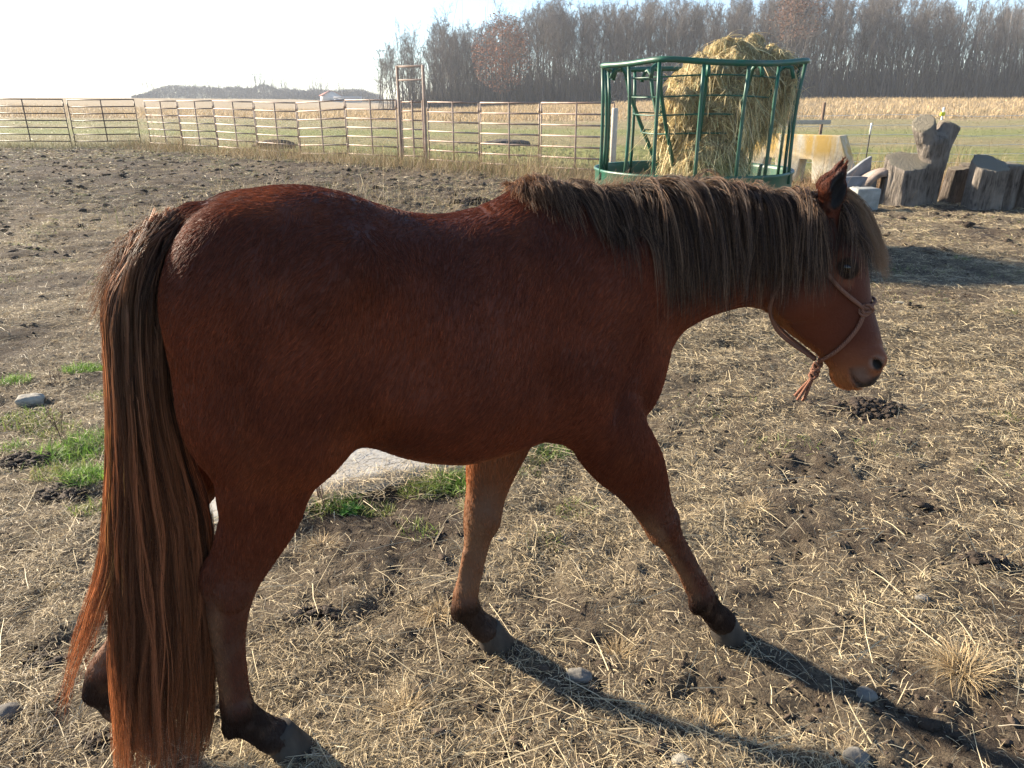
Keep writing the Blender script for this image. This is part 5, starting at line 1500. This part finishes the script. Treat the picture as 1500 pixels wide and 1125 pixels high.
# the big dry tuft, a dead weed and a broad-leaved plant
def tuft_thing(name, px, py, n, rad, h, label, cat='grass tuft', cols=None, lo=.1, hi=.99, wid=(.0016, .003)):
    cx, cy = ground_at(px, py); z0 = float(gh(cx, cy))
    a = rng.uniform(0, 6.28, n); rr = rad * .45 * np.sqrt(rng.random(n)); zz = np.clip(rng.normal(.5, .28, n), lo, hi); r_ = np.sqrt(1 - zz * zz); aa = a + rng.normal(0, .5, n)
    c = (straw_cols(n) if cols is None else np.array(cols)[rng.integers(0, len(cols), n)]) * np.array([.92, .86, .78])
    V, F, c = ribbons(np.c_[rr * np.cos(a), rr * np.sin(a), np.full(n, -.006)], np.c_[r_ * np.cos(aa), r_ * np.sin(aa), zz], h * rng.uniform(.5, 1.1, n), rng.uniform(*wid, n), c, droop=.25, seg=3, taper=.15)
    o = mesh_np(name, V, F, M_STRAW, cols=c, smooth=False); o.location = (cx, cy, z0); return tag(o, label, cat)
tuft_thing('grass_tuft', 1412, 985, 520, .10, .125, 'big spiky dry grass tuft on dark mud at the lower right')
tuft_thing('grass_tuft', 1068, 925, 130, .05, .06, 'low dry grass tuft in front of the leading hoof')
tuft_thing('grass_tuft', 905, 950, 240, .08, .08, 'dry grass tuft between the two front hooves')
tuft_thing('grass_tuft', 470, 800, 200, .08, .085, 'dry grass tuft right of the near hind hock')
tuft_thing('grass_tuft', 640, 900, 220, .08, .08, 'dry grass tuft just left of the far front hoof')
tuft_thing('grass_tuft', 1180, 560, 160, .09, .09, 'dry grass tuft under the rope end of the halter')
tuft_thing('grass_tuft', 1105, 745, 180, .08, .08, 'dry grass tuft right of the leading knee')
tuft_thing('grass_tuft', 590, 1040, 240, .08, .085, 'dry grass tuft at the bottom right of the near hind hoof')
tuft_thing('grass_tuft', 1040, 1060, 240, .08, .08, 'dry grass tuft at the bottom below the leading hoof')
def weed_thing(name, px, py, hs_, spread, label, mat):
    cx, cy = ground_at(px, py); mb = MB()
    for i, h in enumerate(hs_):
        a = rng.uniform(0, 6.28); lean = rng.uniform(.02, .22); x0, y0 = rng.normal(0, spread, 2)
        u_ = np.linspace(0, 1, 7); pts = np.c_[x0 + lean * h * u_ ** 1.5 * math.cos(a), y0 + lean * h * u_ ** 1.5 * math.sin(a), h * u_ - .01]
        mb.tube(pts, .0022 * (1 - .5 * u_), 5)
        for k in range(rng.integers(2, 5)):
            f_ = rng.uniform(.35, .95); p = np.array([np.interp(f_, u_, pts[:, j]) for j in range(3)]); b_ = rng.uniform(0, 6.28); l_ = h * rng.uniform(.12, .28)
            mb.tube([p, p + np.array([math.cos(b_) * .45, math.sin(b_) * .45, .8]) * l_ * .5, p + np.array([math.cos(b_) * .5, math.sin(b_) * .5, 1.0]) * l_], .0013, 4)
    o = mb.build(name, mat, None, True); o.location = (cx, cy, float(gh(cx, cy))); return tag(o, label, 'weed')
M_STEM = simple('dead_stem', (.17, .105, .075), (.10, .06, .045), 30, .8)
weed_thing('dead_weed', 478, 742, [.20, .24, .16, .18, .12, .15], .035, 'bare brown branching weed standing in front of the pale slab', M_STEM)
weed_thing('dead_weed', 90, 640, [.20, .14, .17], .018, 'thin dead weed stems beside the green grass left of the tail', M_STEM)
weed_thing('dead_weed', 80, 560, [.13, .10, .11], .012, 'dead weed stems just right of the squarish pale stone', M_STEM)
cx, cy = ground_at(515, 748); n = 16; V = []; F = []
for i in range(n):
    a = rng.uniform(0, 6.28); L_ = rng.uniform(.035, .065); up = rng.uniform(.25, .8); wd = L_ * .24
    b0 = len(V)
    for k in range(6):
        f_ = k / 5; wq = wd * math.sin(math.pi * min(.97, f_ * .9 + .05)); d = L_ * f_; z = L_ * (up * f_ - .5 * f_ * f_) + .01
        for s_ in (-1, 0, 1): V.append((d * math.cos(a) - s_ * wq * math.sin(a), d * math.sin(a) + s_ * wq * math.cos(a), z + abs(s_) * wq * .35))
    F += [[b0 + k * 3 + s_, b0 + k * 3 + s_ + 1, b0 + k * 3 + s_ + 4, b0 + k * 3 + s_ + 3] for k in range(5) for s_ in (0, 1)]
o = mesh_np('leafy_weed', np.array(V), np.array(F), M_GRASS, cols=np.tile([.085, .22, .035], (len(V), 1))); o.location = (cx, cy, float(gh(cx, cy))); tag(o, 'small bright green broad-leaved weed right of the near hind leg', 'weed')

# ------------------------------------------------------------------ wire fence with stakes on the right
M_WHITE = simple('white_plastic', (.80, .80, .76), (.62, .62, .58), 10, .5)
M_BLACK = simple('dark_stake', (.06, .055, .05), (.03, .03, .028), 20, .7)
M_YEL = simple('yellow_plastic', (.75, .72, .05), (.60, .58, .04), 10, .5)
def stake(px, Y, ptop, label, yellow=False, frac=.55, r=.022):
    p = at_depth(px, ptop, Y); g = float(gh(p[0], Y)); e = empty('fence_stake', (p[0], Y, g)); h = p[2] - g; tag(e, label, 'stake')
    MB().tube([(0, 0, -.02), (0, 0, h * (1 - frac))], r * .7, 8).build('shaft', M_BLACK, e, True)
    MB().tube([(0, 0, h * (1 - frac)), (0, 0, h - .01), (0, 0, h)], [r, r, r * .6], 8).build('tip', M_WHITE, e, True)
    if yellow: MB().box((-.02, -.03, h - .14), (.10, .05, .08)).build('insulator', M_YEL, e, bevel=.01)
stake(1277, 17.6, 180, 'black fence stake with white tip left of the forked trunk', frac=.22)
stake(1383, 17.6, 157, 'white fence stake with yellow insulator behind the forked trunk', True, .5)
stake(1500 + 60, 17.6, 165, 'white tipped fence stake beyond the right edge of the photo', frac=.25)
e = empty('wire_fence', (0, 17.6, 0)); tag(e, 'thin white electric wires strung across the right of the pasture', 'wire fence')
for z in (1.32, 1.10, .90, .70, .50, .32):
    xs_ = np.linspace(3.6, 16, 30); MB().tube(np.c_[xs_, np.zeros(30), z - .03 * np.sin(np.pi * ((xs_ - 8.6) % 4.2) / 4.2) + gh(xs_, np.full(30, 17.6)) * .3], .0055, 5).build('wire', M_WHITE, e, True)
p = at_depth(901, 158, 15.6); e_ = MB().tube([(0, 0, -.1), (0, 0, p[2] - .02), (0, 0, p[2])], [.062, .062, .05], 12).build('wooden_post', simple('bleached_wood', (.55, .50, .42), (.38, .34, .28), 8, .9, .5), None, True)
e_.location = (p[0], 15.6, 0); tag(e_, 'bleached round fence post seen through the feeder bars', 'post')
p = at_depth(1208, 150, 17.0); mb = MB().tube([(0, 0, -.05), (0, 0, p[2])], .035, 8); o = mb.build('wooden_post', simple('brown_wood', (.22, .15, .10), (.12, .08, .06), 10, .9, .4), None, True); o.location = (p[0], 17.0, 0); tag(o, 'thin brown post carrying a pale rail right of the feeder', 'post')
p = at_depth(1208, 179, 16.95); o = MB().box((-.55, 0, 0), (1.35, .035, .09)).build('wooden_rail', simple('pale_rail', (.50, .45, .36), (.36, .32, .25), 8, .9), None, bevel=.006); o.location = (p[0], 16.94, p[2]); tag(o, 'short pale wooden rail nailed to the thin brown post', 'rail')
cx, cy = ground_at(404, 221); k_ = cy / FPX
o = mesh_np('dark_log', (ICO2_V * (1 + .2 * fbm(ICO2_V, 2.2, 4, 91)[:, None])) * np.array([.75, .28, .20]), ICO2_F, simple('rotten_wood', (.12, .085, .065), (.05, .036, .03), 10, .95, .8, .03)); o.location = (cx * 1.04, cy * 1.04, .12); tag(o, 'dark rotten log in the pasture behind the pale fence', 'log')
cx, cy = ground_at(742, 212)
o = mesh_np('dark_mound', (ICO2_V * (1 + .25 * fbm(ICO2_V, 2.0, 4, 92)[:, None])) * np.array([.9, .4, .16]), ICO2_F, simple('mound_earth', (.13, .115, .10), (.07, .06, .055), 10, .95, .8, .03)); o.location = (cx, cy, .05); tag(o, 'low dark mound in the pasture behind the middle fence panels', 'mound')
# ------------------------------------------------------------------ trees
M_TRUNK = simple('grey_bark', (.115, .103, .094), (.055, .049, .046), 6, .95, .4, .02)
M_TWIG = simple('bare_twigs', (.175, .155, .145), (.115, .102, .096), 3, .95)
def unit(v): return v / (np.linalg.norm(v) + 1e-9)
def make_tree(seed, H=18.0, low=.35, spread=.42, n1=11, detail=1.0):
    r = np.random.default_rng(seed)
    tr = MB(); cr = MB()
    def limb(mb, p, d, L, r0, r1, k, m, wob, upw):
        pts = [p]; dd = d
        for i in range(m):
            dd = unit(dd + r.normal(0, wob, 3) + np.array([0, 0, upw])); p = p + dd * L / m; pts.append(p)
        mb.tube(pts, np.linspace(r0, r1, m + 1), k, cap=False); return np.array(pts), dd
    R0 = H * .0100 * r.uniform(.85, 1.2)
    tp, td = limb(tr, np.array([0, 0, -.3]), unit(np.array([r.normal(0, .03), r.normal(0, .03), 1])), H * .92, R0, R0 * .15, 7, 10, .035, .03)
    def at(pts, f):
        x = f * (len(pts) - 1); i = min(int(x), len(pts) - 2); return pts[i] + (pts[i + 1] - pts[i]) * (x - i)
    for a in range(n1):
        f = low + (1 - low) * (a + r.random()) / n1 * .97
        az = a * 2.4 + r.normal(0, .4); el = r.uniform(.72, 1.12) + .28 * f
        d = np.array([math.cos(az) * math.cos(el), math.sin(az) * math.cos(el), math.sin(el)])
        L1 = H * spread * (1.05 - .48 * (f - low) / (1 - low)) * r.uniform(.75, 1.15); r1 = R0 * (1.0 - .75 * f) * .62
        b1, d1 = limb(tr, at(tp, f), d, L1, r1, r1 * .25, 5, 6, .12, .08)
        for b in range(int(6 * detail)):
            f2 = .22 + .78 * (b + r.random()) / (6 * detail)
            d2 = unit(d1 * .7 + r.normal(0, .62, 3) + np.array([0, 0, .25])); L2 = L1 * .48 * (1.15 - .6 * f2) * r.uniform(.7, 1.2)
            b2, d2e = limb(cr, at(b1, min(f2, .99)), d2, L2, max(.035, r1 * .45), .018, 4, 4, .14, .09)
            for c in range(int(6 * detail)):
                f3 = .15 + .85 * (c + r.random()) / (6 * detail); d3 = unit(d2e * .6 + r.normal(0, .65, 3) + np.array([0, 0, .25])); L3 = L2 * .5 * r.uniform(.6, 1.2)
                b3, d3e = limb(cr, at(b2, min(f3, .99)), d3, L3, .020, .010, 3, 2, .16, .08)
                for e in range(int(3 * detail)):
                    d4 = unit(d3e * .6 + r.normal(0, .6, 3) + np.array([0, 0, .2])); L4 = max(.35, L3 * .55) * r.uniform(.6, 1.2)
                    p = at(b3, r.uniform(.2, .99)); cr.tube([p, p + d4 * L4], [.011, .006], 3, cap=False)
    return tr, cr
def raw_mesh(name, mb, mat):
    V, F = mb.arrays(); o = mesh_np(name, V, F, mat); me = o.data; bpy.data.objects.remove(o); return me
PROTO = []
for i, (low, spr, n1) in enumerate([(.34, .34, 13), (.42, .32, 12), (.28, .38, 13), (.48, .30, 11), (.32, .36, 13), (.38, .33, 12), (.17, .40, 13), (.13, .42, 14)]):
    tr, cr = make_tree(100 + i, 18.0, low, spr, n1)
    PROTO.append((raw_mesh('trunk', tr, M_TRUNK), raw_mesh('crown', cr, M_TWIG)))
TOPX = [520, 545, 580, 640, 690, 735, 790, 850, 900, 950, 1000, 1050, 1100, 1150, 1200, 1300, 1400, 1500, 1600]
TOPY = [106, 96, 68, 52, 60, 46, 28, 26, 30, 20, 24, 26, 12, 2, 18, 12, 30, 32, 28]
E0_ = np.array([-34.5, 192.0]); E1_ = np.array([104.0, 140.0]); ED = (E1_ - E0_)
EN = np.array([-ED[1], ED[0]]); EN = EN / np.linalg.norm(EN); EN = EN if EN[1] > 0 else -EN
def put_tree(name, x, y, h, proto, label, cat, group, rz):
    e = empty(name, (x, y, float(gh(x, y)) - .1), rz); e.scale = (h / 18.0,) * 3; tag(e, label, cat, group)
    for me in PROTO[proto]:
        o = bpy.data.objects.new(me.name, me); link(o, e)
    return e
nr = 0
rr_ = np.random.default_rng(55)
for row in range(6):
    n = [46, 46, 44, 42, 40, 40][row]
    for i in range(n):
        f = (i + .5 + rr_.uniform(-.42, .42)) / n
        if row > 1 and f < .06: continue
        p = E0_ + ED * f + EN * (row * 5.2 + rr_.uniform(-2.0, 2.0))
        px = 750 + FPX * p[0] / (p[1] * _cp + .3)
        if 690 < px < 775 and row == 0: continue
        ty = np.interp(px, TOPX, TOPY); top = CAM_H + (148 - ty) / FPX * (p[1] * 1.02)
        h = (top - float(gh(p[0], p[1]))) * (rr_.uniform(.84, 1.0) if row else rr_.uniform(.76, 1.0))
        proto = int(rr_.integers(0, 6)) if f > .12 else int(rr_.choice([6, 7, 2]))
        if row == 0 and rr_.random() < .25: proto = int(rr_.choice([2, 6]))
        put_tree('bare_tree', p[0], p[1], h, proto, 'bare grey leafless tree standing in the wood beyond the fields', 'tree', 'bare trees of the wood', rr_.uniform(0, 6.28)); nr += 1
# single trees at the open end of the wood
for (px, Y, ty, pr, lb) in ((562, 186, 84, 3, 'slim bare tree standing alone at the open end of the wood'), (590, 185, 60, 6, 'bare tree of wide upswept branches at the wood end behind the gate arch'), (648, 180, 44, 7, 'broad bare tree with many forked limbs right of the gate arch')):
    p = at_depth(px, 148, Y); top = CAM_H + (148 - ty) / FPX * Y * 1.02; put_tree('bare_tree', p[0], Y, top - float(gh(p[0], Y)), pr, lb, 'tree', None, 1.3 * px)
# rust-leaved oaks
M_LEAF = leafmat('rust_leaves', .8, .25)
def oak(px, Y, ty, wpx, label, ybot, n=5200, col=(.24, .125, .085)):
    p = at_depth(px, 148, Y); g = float(gh(p[0], Y)); top = CAM_H + (148 - ty) / FPX * Y * 1.02; h = top - g
    e = put_tree('oak_tree', p[0], Y, h, 6, label, 'tree', None, px * .7)
    s = 18.0 / h
    hb = (CAM_H + (148 - ybot) / FPX * Y - g) * s; R = wpx / FPX * Y * .5 * s; hc = (18 + hb) / 2; Rz = (18 - hb) / 2
    q = rng.normal(0, 1, (n, 3)); q /= np.linalg.norm(q, axis=1)[:, None]; q *= (rng.random(n) ** (1 / 2.2))[:, None]
    P = q * np.array([R, R, Rz]) + np.array([0, 0, hc])
    k_ = fbm(P, .38, 3, 101) + .5 > rng.random(n) * .95; P = P[k_]; n = len(P)
    c = np.tile(np.array(col), (n, 1)) * np.exp(rng.normal(0, .25, n))[:, None]
    V, F, c = ribbons(P, rdirs(n, -.8, .5), rng.uniform(.22, .48, n), rng.uniform(.18, .36, n), c, droop=.2)
    mesh_np('leaves', V, F, M_LEAF, e, cols=c, smooth=False)
oak(735, 172, 38, 82, 'rounded oak still holding rust brown leaves at the wood edge', 138)
oak(1148, 150, 2, 78, 'tall oak with sparse reddish brown leaves behind the hay feeder', 75, 2600, (.19, .115, .085))
# understorey of the wood
parts = []
n = 26000; f = rng.random(n); p = E0_[None] + ED[None] * f[:, None] + EN[None] * rng.uniform(-1.5, 30, n)[:, None]
k_ = f > .10 * rng.random(n); p = p[k_]; n = len(p)
zz = np.clip(rng.normal(.985, .03, n), .5, .9995); r_ = np.sqrt(1 - zz ** 2); aa = rng.uniform(0, 6.28, n)
c = np.tile(np.array([.105, .092, .085]), (n, 1)) * np.exp(rng.normal(0, .25, n))[:, None]
parts.append(ribbons(np.c_[p, gh(p[:, 0], p[:, 1]) - .1], np.c_[r_ * np.cos(aa), r_ * np.sin(aa), zz], rng.gamma(3.0, 2.3, n), rng.uniform(.05, .19, n), c, droop=.05))
tag(rib_obj('undergrowth', parts, M_STRAW), 'grey saplings and brush between the trunks of the wood', kind='stuff')
# far woods on the horizon, one mass
def far_wood(name, spans, label):
    mb_V, mb_F4, o_ = [], [], 0
    low = [make_tree(300 + i, 14.0, .25, .36, 8, .62) for i in range(5)]
    L_ = []
    for tr, cr in low:
        Vt, Ft = tr.arrays(); Vc, Fc = cr.arrays(); L_.append((np.concatenate([Vt, Vc]), np.concatenate([Ft[0], Fc[0] + len(Vt)])))
    parts_ = []
    for (px0, px1, Y, hmin, hmax, n, bush) in spans:
        for i in range(n):
            px = rng.uniform(px0, px1); yy = Y + rng.uniform(-20, 60); x = (px - 750) / FPX * yy * _cp; h = rng.uniform(hmin, hmax)
            V, F = L_[rng.integers(0, 5)]; a = rng.uniform(0, 6.28); R = np.array([[math.cos(a), -math.sin(a), 0], [math.sin(a), math.cos(a), 0], [0, 0, 1]])
            V = (V * np.array([2.0, 2.0, 1.0]) * 0 + V) * (h / 14) @ R.T + np.array([x, yy, float(gh(x, yy)) - .3])
            mb_V.append(V); mb_F4.append(F + o_); o_ += len(V)
        n = int(bush * 2.6); px = rng.uniform(px0, px1, n); yy = Y + rng.uniform(0, 70, n); x = (px - 750) / FPX * yy * _cp
        prof = .55 + .45 * fbm2(px * .02, yy * .01, 1.0, 3, 111)
        hh = rng.random(n) * hmax * .78 * prof * (.25 + .75 * sstep(0, 70, px - px0)) * (.4 + .6 * sstep(0, 30, px1 - px))
        parts_.append(ribbons(np.c_[x, yy, gh(x, yy) + hh], rdirs(n, .3, .98), rng.uniform(.8, 2.6, n), rng.uniform(.10, .40, n), np.tile([.075, .076, .082], (n, 1)) * np.exp(rng.normal(0, .2, n))[:, None]))
    o = mesh_np(name, np.concatenate(mb_V), np.concatenate(mb_F4), simple('far_twigs', (.085, .080, .080), (.060, .056, .056), 1, .95)); tag(o, label, kind='stuff')
    o2 = rib_obj(name + '_brush', parts_, leafmat('far_brush', .9, .0), o)
far_wood('distant_woods', [(195, 560, 520, 10, 17, 70, 13000), (340, 400, 480, 15, 23, 8, 300), (-40, 200, 640, 5, 14, 26, 260), (440, 560, 470, 9, 15, 22, 3000), (400, 470, 470, 10, 16, 10, 800)], 'hazy blue line of woods on the far horizon')
# far farmhouse
p = at_depth(487, 146, 440); z0 = float(gh(p[0], 440))
e = empty('farm_house', (p[0], 440, z0), math.radians(20)); tag(e, 'tiny white farm building with red roof on the far horizon', 'house')
MB().prism([(-5, 0), (5, 0), (5, 3.2), (0, 5.6), (-5, 3.2)], 0, 14).build('wall', simple('white_wall', (.5, .5, .49), (.44, .44, .43), 1, .8), e)
mb = MB(); mb.prism([(-5.5, 3.0), (0, 5.65), (0, 5.95), (-5.7, 3.25)], -.4, 14.4); mb.prism([(0, 5.65), (5.5, 3.0), (5.7, 3.25), (0, 5.95)], -.4, 14.4); mb.build('roof', simple('red_roof', (.32, .12, .09), (.22, .08, .06), 1, .8), e)
p = at_depth(508, 147, 430)
e = empty('farm_shed', (p[0], 430, float(gh(p[0], 430)))); tag(e, 'long low pale shed right of the tiny farm building', 'shed')
MB().prism([(-7, 0), (7, 0), (7, 2.2), (-7, 2.2)], 0, 6).build('wall', simple('shed_wall', (.30, .31, .34), (.25, .26, .29), 1, .8), e)
MB().prism([(-7.3, 2.2), (7.3, 2.2), (7.0, 3.1), (-7.0, 3.1)], -.3, 6.3).build('roof', simple('shed_roof', (.34, .35, .38), (.28, .28, .31), 1, .7), e)
# overhead wires
e = empty('power_line', (0, 150, 0)); tag(e, 'two thin overhead wires crossing the pale sky at the left', 'power line')
for (pts) in ([(-60, 76), (0, 79), (150, 83), (300, 84), (405, 83.5), (545, 75), (600, 71)], [(-60, 104), (0, 106), (150, 110), (290, 111), (400, 108), (540, 98), (600, 93)]):
    P = np.array([at_depth(a, b, 190) - np.array([0, 150, 0]) for a, b in pts]); par = P[:, 0]; u_ = np.linspace(par[0], par[-1], 40)
    MB().tube(np.c_[u_, np.full(40, P[0, 1]), hermite(par, P[:, 2], u_)], .035, 5).build('wire', simple('grey_cable', (.25, .25, .26), None, 3, .6), e, True)

# ------------------------------------------------------------------ haze
hz = MB().box((0, 690, 14.0), (2700, 1560, 31.0))
m = bpy.data.materials.new('thin_autumn_haze'); m.use_nodes = True; nt = m.node_tree
for n_ in list(nt.nodes): nt.nodes.remove(n_)
out = nt.nodes.new('ShaderNodeOutputMaterial'); vol = nt.nodes.new('ShaderNodeVolumePrincipled')
vol.inputs['Color'].default_value = (.90, .94, 1.0, 1); vol.inputs['Density'].default_value = .00045; vol.inputs['Anisotropy'].default_value = .0
nt.links.new(vol.outputs[0], out.inputs['Volume'])
o = hz.build('haze', m); tag(o, 'thin pale autumn haze over the fields', kind='stuff')
